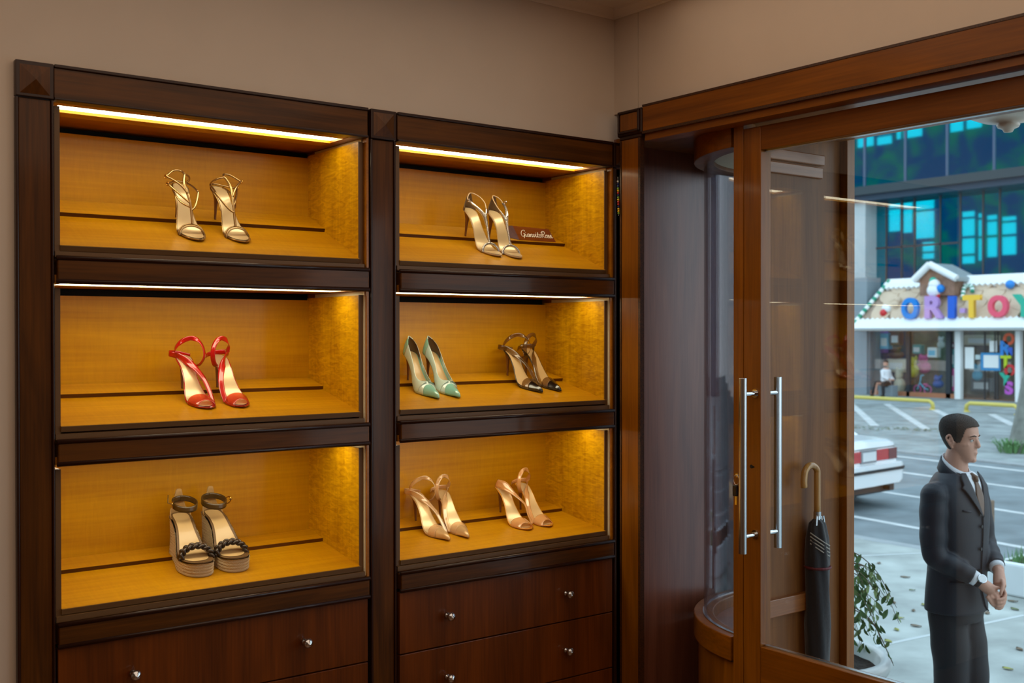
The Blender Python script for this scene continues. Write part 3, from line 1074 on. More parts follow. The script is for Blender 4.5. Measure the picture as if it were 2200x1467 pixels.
# ---- rope wedges
ZW = prof([(-.006, .040), (.03, .036), (.06, .036), (.09, .047), (.12, .074), (.15, .098), (.18, .112), (.215, .118), (.24, .119)])
WW = [(-.008, 0), (-.0065, .012), (-.002, .023), (.008, .034), (.025, .042), (.05, .0465), (.075, .045), (.105, .038), (.14, .031), (.17, .030), (.2, .031), (.218, .027), (.23, .018), (.2355, .008), (.237, 0)]


def wedge(label, toe, heel, mx):
    t = shoe_root('rope_wedge_sandal', label, 2, toe, heel)
    wf = wfun(WW)
    # perimeter loop of the sole
    ys = ysamp(WW, 44)
    per = [(cen(y, mx) + wf(y), y) for y in ys] + [(cen(y, mx) - wf(y), y) for y in ys[::-1][1:-1]]
    cxm, cym = 0, .11
    rows = []
    nz = 72
    for k in range(nz + 1):
        f = k / nz
        ring = []
        for (x, y) in per:
            zt = ZW(y)
            zg = .0112 if y > .165 else 0.0
            z = zg + (zt - zg) * f
            bul = .0022 * abs(math.sin(z / .0088 * PI)) ** .7 + (.0015 if f > .97 else 0)
            n_ = Vector((x, (y - min(max(y, .03), .2)), 0))
            n_ = n_.normalized() if n_.length > 1e-6 else Vector((0, 0, 0))
            pin = 1 - .06 * math.sin(f * PI) * (1 if y > .08 else 0)
            ring.append((x * pin + n_.x * bul, y + n_.y * bul - (.012 * (1 - f) if y > .2 else 0) * (zt / .1), z))
        rows.append(ring)
    mb = MB()
    mb.loft(rows, caps=False)
    mb.build('rope_wedge', SM['rope'], t, smooth=True, world=False)
    footbed(t, [(a, max(0, b - .0006)) for a, b in WW], mx, plain('brown_footbed_rim', (104, 74, 40), .5), SM['tan'], th=.001, ins=(.022, .226), inset=.007, cup=.003, name='footbed', zf=lambda y: ZW(y) + .0012)
    # back tab and counter
    rows = []
    for i in range(21):
        a = PI * (-.62 + 1.24 * i / 20)
        x = .030 * math.sin(a)
        y = .203 + .030 * math.cos(a)
        e = math.exp(-(abs(a) / .60) ** 8)
        h = .026 * math.exp(-(a / 1.5) ** 4) + .052 * e
        rows.append([(x * (1 - .30 * (k / 8) * e) + cen(.2, mx), y, ZW(y) - .002 + h * k / 8) for k in range(9)])
    MB().grid(rows).build('heel_tab', SM['suede'], t, smooth=True, world=False, solid=.003)
    # ankle strap
    zc = .178
    pts = []
    for i in range(20):
        a = 2 * PI * i / 20
        pts.append((.036 * math.sin(a) + .004 * mx, .188 + .038 * math.cos(a), .160 + .007 * math.cos(a)))
    strap(t, [(p[0] * mx, p[1], p[2]) for p in pts], .0085, SM['olive'], mx, axis=(.004, .186), name='ankle_strap', th=.003, closed=True, n=3)
    lathe_ring(t, (-.036 * mx, .176, .163), .009, .0018, SM['goldbuckle'], 'buckle', (mx, -.5, .1), .012)
    MB().tube([(-.039 * mx, .172, .167), (-.050 * mx, .178, .170 if mx > 0 else .164), (-.047 * mx, .188, .192 if mx > 0 else .160)], .0012, 6).build('buckle_pin', SM['olive'], t, smooth=True, world=False)
    # braided toe strap: three strands plaited over the toes
    yy = .052
    R = wf(yy) - .001
    for s in range(3):
        pts = []
        for i in range(61):
            u = i / 60
            a = PI * u
            ph = u * 5.2 * 2 * PI / 2 + s * 2 * PI / 3
            off, out = .0085 * math.sin(ph), .0042 * math.sin(2 * ph)
            x = (R + out) * math.cos(a)
            z = ZW(yy) + .001 + (.034 + out) * math.sin(a) ** .8
            pts.append((x * 1.0, yy + .012 * math.sin(a) + off, z))
        MB().tube(pts, .0052, 8).build('braided_strand', SM['braid'], t, smooth=True, world=False)
    return t


wedge('left rope wedge espadrille sandal with braided toe strap, nearest the front edge', (1.176, .105), (1.182, .31), 1)
wedge('right rope wedge espadrille sandal, standing half behind its mate', (1.285, .105), (1.280, .31), -1)

# ---- name block on the ledge
sl0 = slope(0)
t = thing('name_block', 'brown wooden wedge block lettered in white script, on the ledge beside the crystal sandals', 'sign', at_shelf(0, 2.452, .255))
zb = shelf_z(0, .255)


def zz(y, n=0.0115):
    return shelf_z(0, y) + n / math.cos(sl0)


A0 = np.array((2.432, .250, zz(.250) + .0005))
B0 = np.array((2.604, .252, zz(.252) + .0005))
upv = np.array((0, .016, .050))
A1 = A0 + upv + (B0 - A0) * .0 + np.array((-.020, 0, .002))
B1 = B0 + upv + np.array((-.022, 0, -.002))
back = np.array((0, .03, .0))
vs_ = [A0, B0, B0 + (0, .055, zz(.307) - zz(.252)), A0 + (0, .055, zz(.305) - zz(.25)), A1, B1, B1 + back, A1 + back]
mb = MB()
mb.add(vs_, [(0, 3, 2, 1), (4, 5, 6, 7), (0, 1, 5), (0, 5, 4), (1, 2, 6, 5), (2, 3, 7, 6), (3, 0, 4, 7)])
mb.build('block', wood('name_block_wood', (92, 34, 10), (128, 54, 18), 'x', rough=.2, coat=.7), t)
C0 = A0 + np.array((-.052, .030, zz(.280) - zz(.25)))
C1 = A1 + np.array((-.018, .012, .0))
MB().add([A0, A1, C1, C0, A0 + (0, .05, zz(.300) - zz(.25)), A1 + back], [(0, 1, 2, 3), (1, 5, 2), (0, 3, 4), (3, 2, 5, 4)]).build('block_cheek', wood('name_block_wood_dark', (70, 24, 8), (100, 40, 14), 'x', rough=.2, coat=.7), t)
WHITE = plain('white_lettering', (245, 238, 225), .5, emit=None)
# script strokes, unit = x height; each letter a list of strokes
G = {
    'G': [[(1.35, 1.75), (1.0, 2.05), (.45, 1.95), (.1, 1.3), (.15, .5), (.6, .05), (1.05, .35), (1.2, .95), (.85, 1.0)], [(1.2, .95), (1.2, .2), (1.0, -.45)]],
    'i': [[(0, .9), (.1, .3), (.25, .02), (.5, .3)], [(.05, 1.35), (.08, 1.42)]],
    'a': [[(.75, .8), (.4, 1.0), (.08, .6), (.12, .1), (.5, .1), (.75, .85)], [(.76, .95), (.72, .3), (.85, .02), (1.1, .3)]],
    'n': [[(0, .9), (.05, 0)], [(.05, .4), (.3, .95), (.55, .85), (.52, .25), (.62, .02), (.85, .3)]],
    'v': [[(0, .9), (.15, .95), (.2, .3), (.4, .03), (.7, .5), (.7, .95), (.9, .9)]],
    't': [[(.25, 1.6), (.15, .5), (.25, .05), (.55, .2)], [(-.05, 1.0), (.6, 1.05)]],
    'o': [[(.35, .98), (.05, .6), (.15, .08), (.55, .1), (.68, .6), (.4, .98), (.6, .85), (.85, .95)]],
    'R': [[(.3, 1.95), (.2, 0)], [(-.1, 1.5), (.3, 2.0), (.95, 2.0), (1.15, 1.5), (.8, 1.05), (.35, 1.0)], [(.5, 1.0), (.9, .2), (1.25, .05)]],
    's': [[(0, .2), (.35, 1.0), (.42, .5), (.5, .1), (.2, .0), (.05, .1)]],
}
adv = {'G': 1.5, 'i': .52, 'a': 1.1, 'n': .88, 'v': .9, 't': .6, 'o': .85, 'R': 1.3, 's': .62}
P0, P1, P3 = (np.array(vs_[k]) for k in (0, 1, 4))
ex = P1 - P0
exl = ex / np.linalg.norm(ex)
nn = np.cross(ex, P3 - P0)
nn /= np.linalg.norm(nn)
if nn[1] > 0: nn = -nn
up = np.cross(nn, exl)
up *= 1 if up[2] > 0 else -1
word = 'GianvitoRossi'
tot = sum(adv[c] for c in word)
sc = .150 / tot
x = 0
org = P0 + exl * .010 + up * .014
for ch in word:
    mb = MB()
    for st in G[ch]:
        pts = [org + exl * sc * (x + p[0] + .12 * p[1]) + up * sc * .88 * p[1] + nn * .0008 + (-.11 * (x + p[0]) * sc) * np.array((0, 0, 0)) for p in crom(st, 5)]
        mb.tube(pts, .00125, 6)
    x += adv[ch]
    mb.build('letter', WHITE, t)

# ================================================================== outside
C_ = Vector((0, -2.95, 1.6))


def at(u, v, ax, val):
    """the point where the photo's pixel (u, v) meets the plane ax = val"""
    d = F_ + R_ * ((u - 1100) / FPX) - U_ * ((v - 733.5) / FPX)
    return C_ + d * ((val - C_[ax]) / d[ax])


def atp(u, v, p0, n):
    d = F_ + R_ * ((u - 1100) / FPX) - U_ * ((v - 733.5) / FPX)
    return C_ + d * ((Vector(p0) - C_).dot(n) / d.dot(n))


GZ, RZ = -.55, -.80
M['concrete'] = plain('pale_concrete', (164, 170, 166), .8, noise=.30, nscale=2.1, bump=.002)
M['asphalt'] = plain('wet_asphalt', (116, 126, 130), .6, noise=.28, nscale=1.7, bump=.004)
M['lot'] = plain('gravel_lot', (140, 148, 148), .85, noise=.32, nscale=2.0, bump=.01)
M['white'] = plain('white_paint', (196, 200, 200), .7, noise=.15, nscale=3)
M['kerb'] = plain('kerb_stone', (150, 156, 158), .8, noise=.1, nscale=5)

random.seed(4)
struct(MB().box((3.32, -14, GZ - .3), (9.85, 30, GZ)), 'pavement', M['concrete'])
struct(MB().box((9.85, -14, RZ - .3), (19.4, 60, RZ)), 'road', M['asphalt'])
struct(MB().box((19.4, -20, RZ - .3), (60, 90, RZ - .0)), 'parking_lot', M['lot'])
struct(MB().box((9.8, -14, RZ - .1), (9.98, 30, GZ + .004)), 'kerb', M['kerb'], bevel=.02)
rd = Vector((.108, .994, 0))
rn = Vector((.994, -.108, 0))


def marking(p0, p1, w, z, mat=M['white'], name='road_marking'):
    a, b = Vector(p0), Vector(p1)
    d = (b - a).normalized()
    n = Vector((-d.y, d.x)) * w / 2
    return struct(MB().add([(a.x - n.x, a.y - n.y, z), (b.x - n.x, b.y - n.y, z), (b.x + n.x, b.y + n.y, z), (a.x + n.x, a.y + n.y, z)], [(0, 1, 2, 3)]), name, mat, solid=.004)


for x_, y_, w, l0, l1 in ((18.86, 9.47, .16, -20, 30), (16.75, 8.1, .14, -20, 30), (14.42, 6.55, .13, -20, 30), (12.25, 6.2, .12, -4.5, 6)):
    marking((x_ + rd.x * l0, y_ + rd.y * l0), (x_ + rd.x * l1, y_ + rd.y * l1), w, RZ + .003)
kb = struct(MB().add([(19.25 + rd.x * -25, 8 - 25, RZ), (19.55 + rd.x * -25, 8 - 25, RZ), (19.55 + rd.x * 30, 38, RZ), (19.25 + rd.x * 30, 38, RZ),
                      (19.25 + rd.x * -25, 8 - 25, RZ + .03), (19.55 + rd.x * -25, 8 - 25, RZ + .03), (19.55 + rd.x * 30, 38, RZ + .03), (19.25 + rd.x * 30, 38, RZ + .03)],
                     [(0, 3, 2, 1), (4, 5, 6, 7), (0, 1, 5, 4), (1, 2, 6, 5), (2, 3, 7, 6), (3, 0, 4, 7)]), 'far_kerb', M['kerb'])
for (a, b) in (((1822, 862), (1880, 915)), ((1905, 868), (1990, 922)), ((2008, 880), (2060, 906)), ((2130, 890), (2178, 914))):
    p, q = at(*a, 2, RZ), at(*b, 2, RZ)
    marking((p.x, p.y), (q.x, q.y), .22, RZ + .004)
# joints between the pavement slabs
for (a, b) in (((1811, 1404), (2200, 1322)), ((1811, 1196), (2000, 1188))):
    p, q = at(*a, 2, GZ), at(*b, 2, GZ)
    marking((p.x, p.y), (q.x, q.y), .035, GZ + .002, plain('slab_joint', (190, 196, 196), .8), 'slab_joint')

# fallen leaves
LM = [plain('leaf_yellow', (150, 150, 70), .6), plain('leaf_olive', (96, 110, 60), .6), plain('leaf_brown', (110, 92, 70), .6)]
spots = [((1924, 1323), 1), ((1926, 1353), 0), ((1960, 1268), 1), ((2095, 1330), 2), ((2180, 1309), 1), ((2165, 1437), 0), ((1962, 1312), 2), ((1935, 1328), 0), ((1968, 1345), 2), ((1908, 1378), 0), ((1920, 1295), 2),
         ((2176, 1292), 2), ((2120, 1317), 2), ((2190, 1395), 2), ((1985, 1300), 0), ((1888, 1210), 2), ((1945, 1240), 2)]
LP = ['nearest the rim of the ficus pot', 'directly left of the man at knee height', 'between the ficus and the jacket hem', 'just right of the trousers below the clasped hands', 'right of the man, close to the frame edge',
      'lowest one right of the man', 'left of the trousers just under the jacket hem', 'a little left of the trousers', 'touching the outline of the left trouser leg', 'just outside the pot rim on its far side', 'straight below the ficus tips',
      'topmost one right of the clasped hands', 'half behind the trousers on the right', 'between the slab joint and the right frame edge', 'right against the jacket hem', 'highest one above the ficus branches', 'beside the elbow of the man']
for i, ((u, v), k) in enumerate(spots):
    p = at(u, v, 2, GZ + .004)
    L_ = random.uniform(.05, .085)
    rows = []
    for j in range(7):
        f = j / 6
        w = L_ * .28 * math.sin(PI * f) ** .8 + .0005
        rows.append([((f - .5) * L_, -w, .004 + .006 * f), ((f - .5) * L_, 0, .001 + .012 * f * (1 - f)), ((f - .5) * L_, w, .006 * (1 - f) + .004)])
    o = MB().grid(rows).build('fallen_leaf', LM[k], None, smooth=True, solid=.001)
    o.location = p
    o.rotation_euler = (0, 0, random.uniform(0, 6.28))
    tag(o, ('yellowish', 'olive green', 'brown')[k] + ' fallen leaf on the pavement, ' + LP[i], 'leaf', 'fallen leaves on the pavement')

mb = MB()
random.seed(31)
for i in range(170):
    u_ = random.uniform(1815, 2100)
    p = at(u_, 917 + (u_ - 1815) * .035 + random.gauss(0, 2.2), 2, RZ + .01)
    a = random.uniform(0, 6.28)
    l_ = random.uniform(.03, .07)
    mb.add([(p.x + l_ * math.cos(a + k * 1.57) * (1 if k % 2 else .5), p.y + l_ * math.sin(a + k * 1.57) * (1 if k % 2 else .5), RZ + .012 + .012 * (k % 2)) for k in range(4)], [(0, 1, 2, 3)])
ll = mb.build('leaf_litter', LM[2], None)
ll.data.materials[0] = LM[1]
tag(ll, 'thin band of leaf litter along the near edge of the parking lot', 'leaf litter', kind='stuff')

# yellow wheel stops
YL = plain('yellow_paint', (206, 190, 96), .6)
for (ua, ub, va, vb, lab) in ((1790, 2003, 861, 871, 'long yellow tubular parking barrier in front of the toy shop display window'), (2077, 2186, 872, 880, 'short yellow tubular parking barrier in front of the toy shop door')):
    t = None
    a = at(ua, va, 0, 31.3)
    b = at(ub, vb, 0, 31.3)
    a.z = b.z = RZ + .27
    t = thing('parking_barrier', lab, 'barrier', ((a.x + b.x) / 2, (a.y + b.y) / 2, RZ))
    MB().tube([(a.x, a.y + .03, RZ + .05), (a.x, a.y + .0, RZ + .2), (a.x, a.y - .1, RZ + .27), (b.x, b.y + .1, RZ + .27), (b.x, b.y, RZ + .2), (b.x, b.y - .03, RZ + .05)], .06, 12).build('rail', YL, t, smooth=True)
    for p in (a, b):
        MB().lathe([(0, 0), (.1, 0), (.1, .02), (.065, .03), (.065, .06)], (p.x, p.y, RZ), 14).build('foot', YL, t)

# ------------------------------------------------------------------ toy shop
XS = 37.3
g_wall = plain('grey_render', (138, 150, 158), .8, noise=.06, nscale=.8)
t = thing('toy_shop', 'gingerbread style toy shop with tan scalloped roof and coloured letters', 'shop', (XS, 18, RZ))


def q4(px, x, depth, name, mat, par, **k):
    """panel at distance x covering the pixel rectangle (u0, v0, u1, v1), with real depth"""
    a = at(px[0], px[1], 0, x)
    b = at(px[2], px[3], 0, x)
    c = at(px[0], px[3], 0, x)
    d = at(px[2], px[1], 0, x)
    z1, z0 = (a.z + d.z) / 2, (b.z + c.z) / 2
    return MB().box((x, a.y, max(z0, RZ)), (x + depth, b.y, z1)).build(name, mat, par, **k)


whitem = plain('white_trim', (236, 242, 244), .5)
darkm = plain('dark_frame', (40, 48, 56), .5)
dist = thing('grey_wing', 'plain grey rendered wall beside the toy shop', 'building', (XS - .1, 24, RZ))
q4((1700, 600, 1862, 862), XS - .1, .9, 'wall', g_wall, dist)
q4((1862, 700, 1869, 858), XS - .02, .2, 'post', plain('grey_post', (120, 130, 138), .6), t)
MB().box((XS + 2.2, at(1864, 800, 0, XS).y - .25, RZ), (XS + 2.3, 10, 2.3)).build('back_wall', plain('shop_interior', (112, 108, 96), .8, noise=.35, nscale=2.2), t)
MB().box((XS + .1, at(1864, 800, 0, XS).y - .25, RZ), (XS + 2.2, 10, RZ + .06)).build('shop_floor', plain('shop_floor', (120, 92, 74), .6), t)
q4((1866, 842, 2052, 852), XS, .12, 'sill', plain('brick_sill', (176, 116, 84), .7), t)
for a, b in ((1947, 1954), (2032, 2042)):
    q4((a, 700, b, 856), XS, .12, 'mullion', darkm, t)
q4((2051, 700, 2063, 858), XS - .15, .2, 'post', whitem, t)
q4((2181, 698, 2191, 866), XS - .15, .2, 'post', whitem, t)
for a in (2114, 2136, 2142):
    q4((a, 705, a + 2, 858), XS, .06, 'door_bar', darkm, t)
q4((1868, 705, 2050, 842), XS + .14, .02, 'shop_window', M['glass'], t)
q4((2064, 705, 2181, 860), XS + .14, .02, 'shop_door_glass', M['glass'], t)
# papers and signs on the door
q4((2073, 746, 2092, 792), XS + .02, .02, 'poster', whitem, t)
q4((2126, 732, 2144, 756), XS + .02, .02, 'poster', whitem, t)
q4((2095, 762, 2106, 772), XS + .02, .02, 'poster', plain('pale_poster', (190, 210, 214), .6), t)
q4((2107, 758, 2149, 796), XS - .02, .03, 'sign_frame', plain('blue_frame', (30, 140, 200), .5), t)
q4((2113, 763, 2145, 790), XS - .04, .03, 'sign_sheet', whitem, t)

LC = {'blue': (14, 132, 220), 'lilac': (188, 150, 214), 'cobalt': (24, 96, 210), 'yellow': (244, 196, 58), 'pink': (236, 84, 116), 'teal': (24, 176, 150), 'orange': (214, 84, 44), 'lime': (186, 210, 30), 'red': (206, 40, 50), 'violet': (188, 84, 196)}
LCM = {k: plain('letter_' + k, v, .45) for k, v in LC.items()}


def sign_letter(ch, px, col, x, dep=.09, wx=1.0):
    a, b = at(px[0], px[1], 0, x), at(px[2], px[3], 0, x)
    h = (a.z - b.z)
    w = abs(a.y - b.y)
    cz, cy = (a.z + b.z) / 2, (a.y + b.y) / 2
    o = stext(ch, 'letter', LCM[col], (x, cy, cz), (PI / 2, 0, -PI / 2), h / .70, t, extrude=dep, off=h * .065)
    ratio = {'O': .62, 'R': .5, 'I': .16, 'T': .5, 'Y': .52, 'S': .48, '-': .3}[ch] * h / .70 + h * .06
    o.scale.x = .86 * w / ratio
    return o


# the roof: a mansard sloping back from the eaves
pe, n_ = Vector((XS - .75, 20, 1.82)), None
pr = Vector((XS + .55, 20, 3.62))
sv = (pr - pe).normalized()
rnorm = Vector((-sv.z, 0, sv.x))


def rf(u, v, off=0.):
    return atp(u, v, pe + rnorm * off, rnorm)


tanm = plain('gingerbread_tile', (206, 184, 160), .7, noise=.08, nscale=1.5)
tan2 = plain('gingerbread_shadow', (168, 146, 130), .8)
A, B = rf(1832, 704), rf(1914, 606)
yr = 8.0


def rpt(y, s, off=0.):
    """point on the roof slope: along the street y, up the slope s"""
    return pe + Vector((0, y - 20, 0)) + sv * s + rnorm * off


Smax = (pr - pe).length
mb = MB()
ya, yb = A.y, B.y
mb.add([rpt(ya, -.02, 0), rpt(yr, -.02, 0), rpt(yr, Smax, 0), rpt(yb, Smax, 0), rpt(ya, -.02, -.2), rpt(yr, -.02, -.2), rpt(yr, Smax, -.2), rpt(yb, Smax, -.2)],
       [(0, 1, 2, 3), (7, 6, 5, 4), (0, 4, 5, 1), (1, 5, 6, 2), (2, 6, 7, 3), (3, 7, 4, 0)])
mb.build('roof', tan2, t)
mb = MB()                                                      # rounded shingles in offset rows
for r in range(3, -1, -1):
    s0 = .22 + r * .46
    yy = ya - .2 - (.32 if r % 2 else 0)
    while yy > yr:
        lim = ya + (yb - ya) * (s0 / Smax)
        if yy < lim - .35:
            ring = [rpt(yy + .42 * math.cos(a), s0 + .46 + .46 * math.sin(a) if math.sin(a) < 0 else s0 + .46, .03 + .012 * (5 - r)) for a in np.linspace(PI, 2 * PI, 13)]
            ring += [rpt(yy + .42, s0 + .9, .02), rpt(yy - .42, s0 + .9, .02)] if r < 2 else [rpt(yy + .42, min(s0 + .6, Smax), .02), rpt(yy - .42, min(s0 + .6, Smax), .02)]
            base = [p - rnorm * .04 for p in ring]
            n = len(ring)
            mb.add(base + ring, [tuple(reversed(range(n))), tuple(range(n, 2 * n))] + [(i, (i + 1) % n, n + (i + 1) % n, n + i) for i in range(n)])
        yy -= .86
mb.build('shingles', tanm, t)


def icing(y0, y1, s0, s1, name, teeth, up):
    """white icing band whose one edge runs in drips"""
    mb = MB()
    n = max(2, int(abs(y1 - y0) / teeth))
    top, bot = [], []
    for i in range(n + 1):
        y = y0 + (y1 - y0) * i / n
        d = .10 * (i % 2)
        top.append(rpt(y, s1 + (d if up else 0), .14))
        bot.append(rpt(y, s0 - (0 if up else d), .14))
    rows = [[p - rnorm * .16 for p in bot], bot, top, [p - rnorm * .16 for p in top]]
    mb.grid(rows)
    return mb.build(name, whitem, t)


icing(ya + .15, yr, -.12, .28, 'eaves_icing', .11, True)
icing(yb + .1, yr, Smax - .34, Smax + .04, 'ridge_icing', .11, False)
# candy striped verge
gm = plain('green_stripe', (30, 150, 120), .5)
for i in range(16):
    f0, f1 = i / 16, (i + 1) / 16
    p, q = rpt(ya + (yb - ya) * f0, Smax * f0, .1), rpt(ya + (yb - ya) * f1, Smax * f1, .1)
    MB().tube([p, q], .085, 10).build('candy_verge', whitem if i % 2 == 0 else gm, t)
# gable
XD = XS - .35
brickm = plain('gable_brick', (150, 116, 98), .8, noise=.25, nscale=5)
P_ = [at(u, v, 0, XD) for u, v in ((1976, 636), (2050, 634), (2050, 598), (1999, 574), (1976, 594))]
poly = [(p.y, p.z) for p in P_]
mb = MB()
mb.add([(XD, y, z) for y, z in poly] + [(XD + 1.4, y, z) for y, z in poly], [tuple(range(5)), tuple(reversed(range(5, 10)))] + [(i, (i + 1) % 5, 5 + (i + 1) % 5, 5 + i) for i in range(5)])
mb.build('gable_wall', brickm, t)
ap, lf, rt = at(1998, 565, 0, XD - .1), at(1964, 599, 0, XD - .1), at(2056, 595, 0, XD - .1)
for e in (lf, rt):
    mb = MB()
    dz = Vector((0, 0, .14))
    bx = Vector((1.5, 0, 0))
    mb.add([ap, e, e - dz, ap - dz, ap + bx, e + bx, e + bx - dz, ap + bx - dz], [(0, 1, 2, 3), (7, 6, 5, 4), (0, 4, 5, 1), (1, 5, 6, 2), (2, 6, 7, 3), (3, 7, 4, 0)])
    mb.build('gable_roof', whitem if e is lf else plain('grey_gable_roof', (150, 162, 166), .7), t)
    MB().tube([ap - Vector((.03, 0, .05)), e - Vector((.03, 0, .05))], .13, 10).build('gable_icing', whitem, t)
# plain round snow ornament in the gable, candy cane, balls
for (u, v, r, mt) in ((2008, 612, .22, whitem), (2007, 624, .26, whitem), (2005, 603, .14, LCM['teal']), (2020, 620, .16, LCM['blue']), (1999, 634, .1, LCM['red']), (2014, 635, .1, LCM['red'])):
    c = at(u, v, 0, XD - .12)
    MB().lathe([(r * math.sin(a), -r * math.cos(a)) for a in np.linspace(0, PI, 9)], c, 12).build('gable_ornament', mt, t, smooth=True)
cc = [rf(u, v, .2) for u, v in ((2068, 643), (2069, 630), (2072, 618), (2080, 613), (2088, 617), (2089, 627))]
cc = crom([tuple(p) for p in cc], 3)
for i in range(len(cc) - 1):
    MB().tube([cc[i], cc[i + 1]], .075, 8).build('candy_cane', whitem if i % 2 else gm, t)
c = rf(2170, 611, .22)
MB().lathe([(.16 * math.sin(a), -.16 * math.cos(a)) for a in np.linspace(0, PI, 9)], c, 14).build('blue_ball', LCM['blue'], t, smooth=True)
for (u, v, mt) in ((1907, 664, whitem), (1898, 672, LCM['red']), (1902, 662, whitem), (1925, 655, tanm), (1930, 645, tanm)):
    c = rf(u, v, .12)
    MB().lathe([(.14 * math.sin(a), -.14 * math.cos(a)) for a in np.linspace(0, PI, 9)], c, 12).build('sweet', mt, t, smooth=True)
XL = XS - .62
for ch, px, col in (('O', (1940, 645, 1973, 685), 'blue'), ('R', (1986, 641, 2024, 684), 'lilac'), ('I', (2037, 641, 2055, 684), 'cobalt'), ('T', (2071, 639, 2107, 683), 'yellow'), ('O', (2126, 640, 2165, 681), 'pink'), ('Y', (2181, 637, 2222, 681), 'teal'), ('S', (2236, 637, 2268, 681), 'orange')):
    sign_letter(ch, px, col, XL - .1)
q4((2062, 662, 2073, 672), XL - .1, .15, 'hyphen', LCM['lilac'], t)
for ch, px, col in (('O', (2157, 718, 2179, 741), 'orange'), ('R', (2148, 735, 2171, 764), 'blue'), ('I', (2166, 748, 2176, 764), 'cobalt'), ('T', (2150, 766, 2172, 791), 'lime'), ('O', (2159, 785, 2181, 807), 'red'), ('Y', (2149, 803, 2173, 829), 'teal'), ('S', (2157, 822, 2179, 848), 'violet')):
    sign_letter(ch, px, col, XS - .1, .03)

# toys behind the window: each a small thing of its own
TC = {'pink': (226, 96, 160), 'violet': (150, 110, 190), 'sky': (110, 190, 220), 'yellow': (206, 196, 70), 'cream': (210, 204, 180), 'brown': (116, 84, 62), 'orange': (206, 120, 60), 'blue': (60, 100, 180), 'white': (226, 232, 232), 'maroon': (120, 30, 50), 'teal': (90, 160, 160), 'grey': (110, 116, 120)}
TCM = {k: plain('toy_' + k, v, .5) for k, v in TC.items()}
random.seed(11)


def toy_box(px, col, lab, nm='toy_box', cat='toy', x=XS + .6):
    a, b = at(px[0], px[1], 0, x), at(px[2], px[3], 0, x)
    o = MB().box((x, a.y, b.z), (x + .3, b.y, a.z)).build(nm, TCM[col], None, bevel=.03)
    tag(o, lab, cat)
    lid = MB().box((x - .012, a.y - abs(a.y - b.y) * .15, b.z + (a.z - b.z) * .2), (x, b.y + abs(a.y - b.y) * .15, b.z + (a.z - b.z) * .7)).build('printed_panel', TCM['white' if col != 'white' else 'sky'], o)
    lid.location = (0, 0, 0)
    return o


def balloon_toy(u, v, w, h, col, lab, nm='plush_toy', x=XS + 1.0):
    """soft toy: body, head, ears"""
    c = at(u, v, 0, x)
    k = .0206 * 1.0
    r = w * k / 2
    hh = h * k / 2
    t2 = thing(nm, lab, 'toy', (c.x, c.y, c.z - hh))
    sph = lambda cx, cy, cz, rx, rz: MB().lathe([(rx * math.sin(a), -rz * math.cos(a)) for a in np.linspace(0, PI, 11)], (cx, cy, cz), 14)
    sph(c.x, c.y, c.z - hh * .35, r, hh * .65).build('body', TCM[col], t2, smooth=True)
    sph(c.x - r * .2, c.y, c.z + hh * .5, r * .7, hh * .45).build('head', TCM[col], t2, smooth=True)
    for sg in (-1, 1):
        sph(c.x, c.y + sg * r * .55, c.z + hh * .85, r * .25, hh * .22).build('ear', TCM[col], t2, smooth=True)
    return t2


toy_box((1878, 712, 1900, 758), 'violet', 'tall violet toy box at the top left of the shop window', x=XS + 1.5)
toy_box((1890, 716, 1908, 750), 'sky', 'pale blue toy box high in the left shop window', x=XS + .7)
toy_box((1912, 712, 1932, 742), 'brown', 'brown toy box hanging high in the left shop window')
toy_box((1992, 746, 2012, 768), 'white', 'white box on the shelf in the middle of the shop window', x=XS + .3)
toy_box((1960, 740, 1978, 760), 'teal', 'teal box on the upper shelf of the shop window')
toy_box((1905, 770, 1945, 800), 'cream', 'wide cream carton low in the left shop window', x=XS + 1.6)
toy_box((2038, 750, 2050, 790), 'teal', 'narrow teal box beside the white post of the toy shop')
toy_box((2040, 735, 2050, 748), 'maroon', 'small maroon box beside the white post of the toy shop')
toy_box((2038, 792, 2050, 840), 'pink', 'narrow pink box at the foot of the white shop post')
toy_box((2070, 720, 2140, 742), 'cream', 'long cream box on the shelf behind the shop door', x=XS + 1.2)
toy_box((2085, 812, 2130, 842), 'grey', 'dark grey crate low behind the shop door', x=XS + 1.6)
balloon_toy(1881, 804, 14, 28, 'orange', 'orange soft toy at the lower left of the shop window')
balloon_toy(1886, 828, 20, 24, 'white', 'white soft toy on the floor at the left of the shop window', x=XS + 1.5)
balloon_toy(1933, 818, 22, 50, 'cream', 'cream soft toy standing in the middle of the left window')
balloon_toy(1962, 788, 22, 40, 'yellow', 'yellow soft toy left of the pink bicycle in the window')
balloon_toy(1985, 782, 26, 36, 'pink', 'pink soft toy above the small bicycle in the window', x=XS + 1.6)
balloon_toy(2016, 820, 20, 24, 'blue', 'blue soft toy on the floor of the right shop window')
balloon_toy(2022, 736, 14, 22, 'white', 'white soft toy on the upper shelf of the shop window')
balloon_toy(2100, 800, 18, 30, 'sky', 'pale blue round toy behind the shop door')
balloon_toy(1925, 758, 30, 24, 'brown', 'brown soft toy on the shelf of the left shop window', x=XS + 1.8)
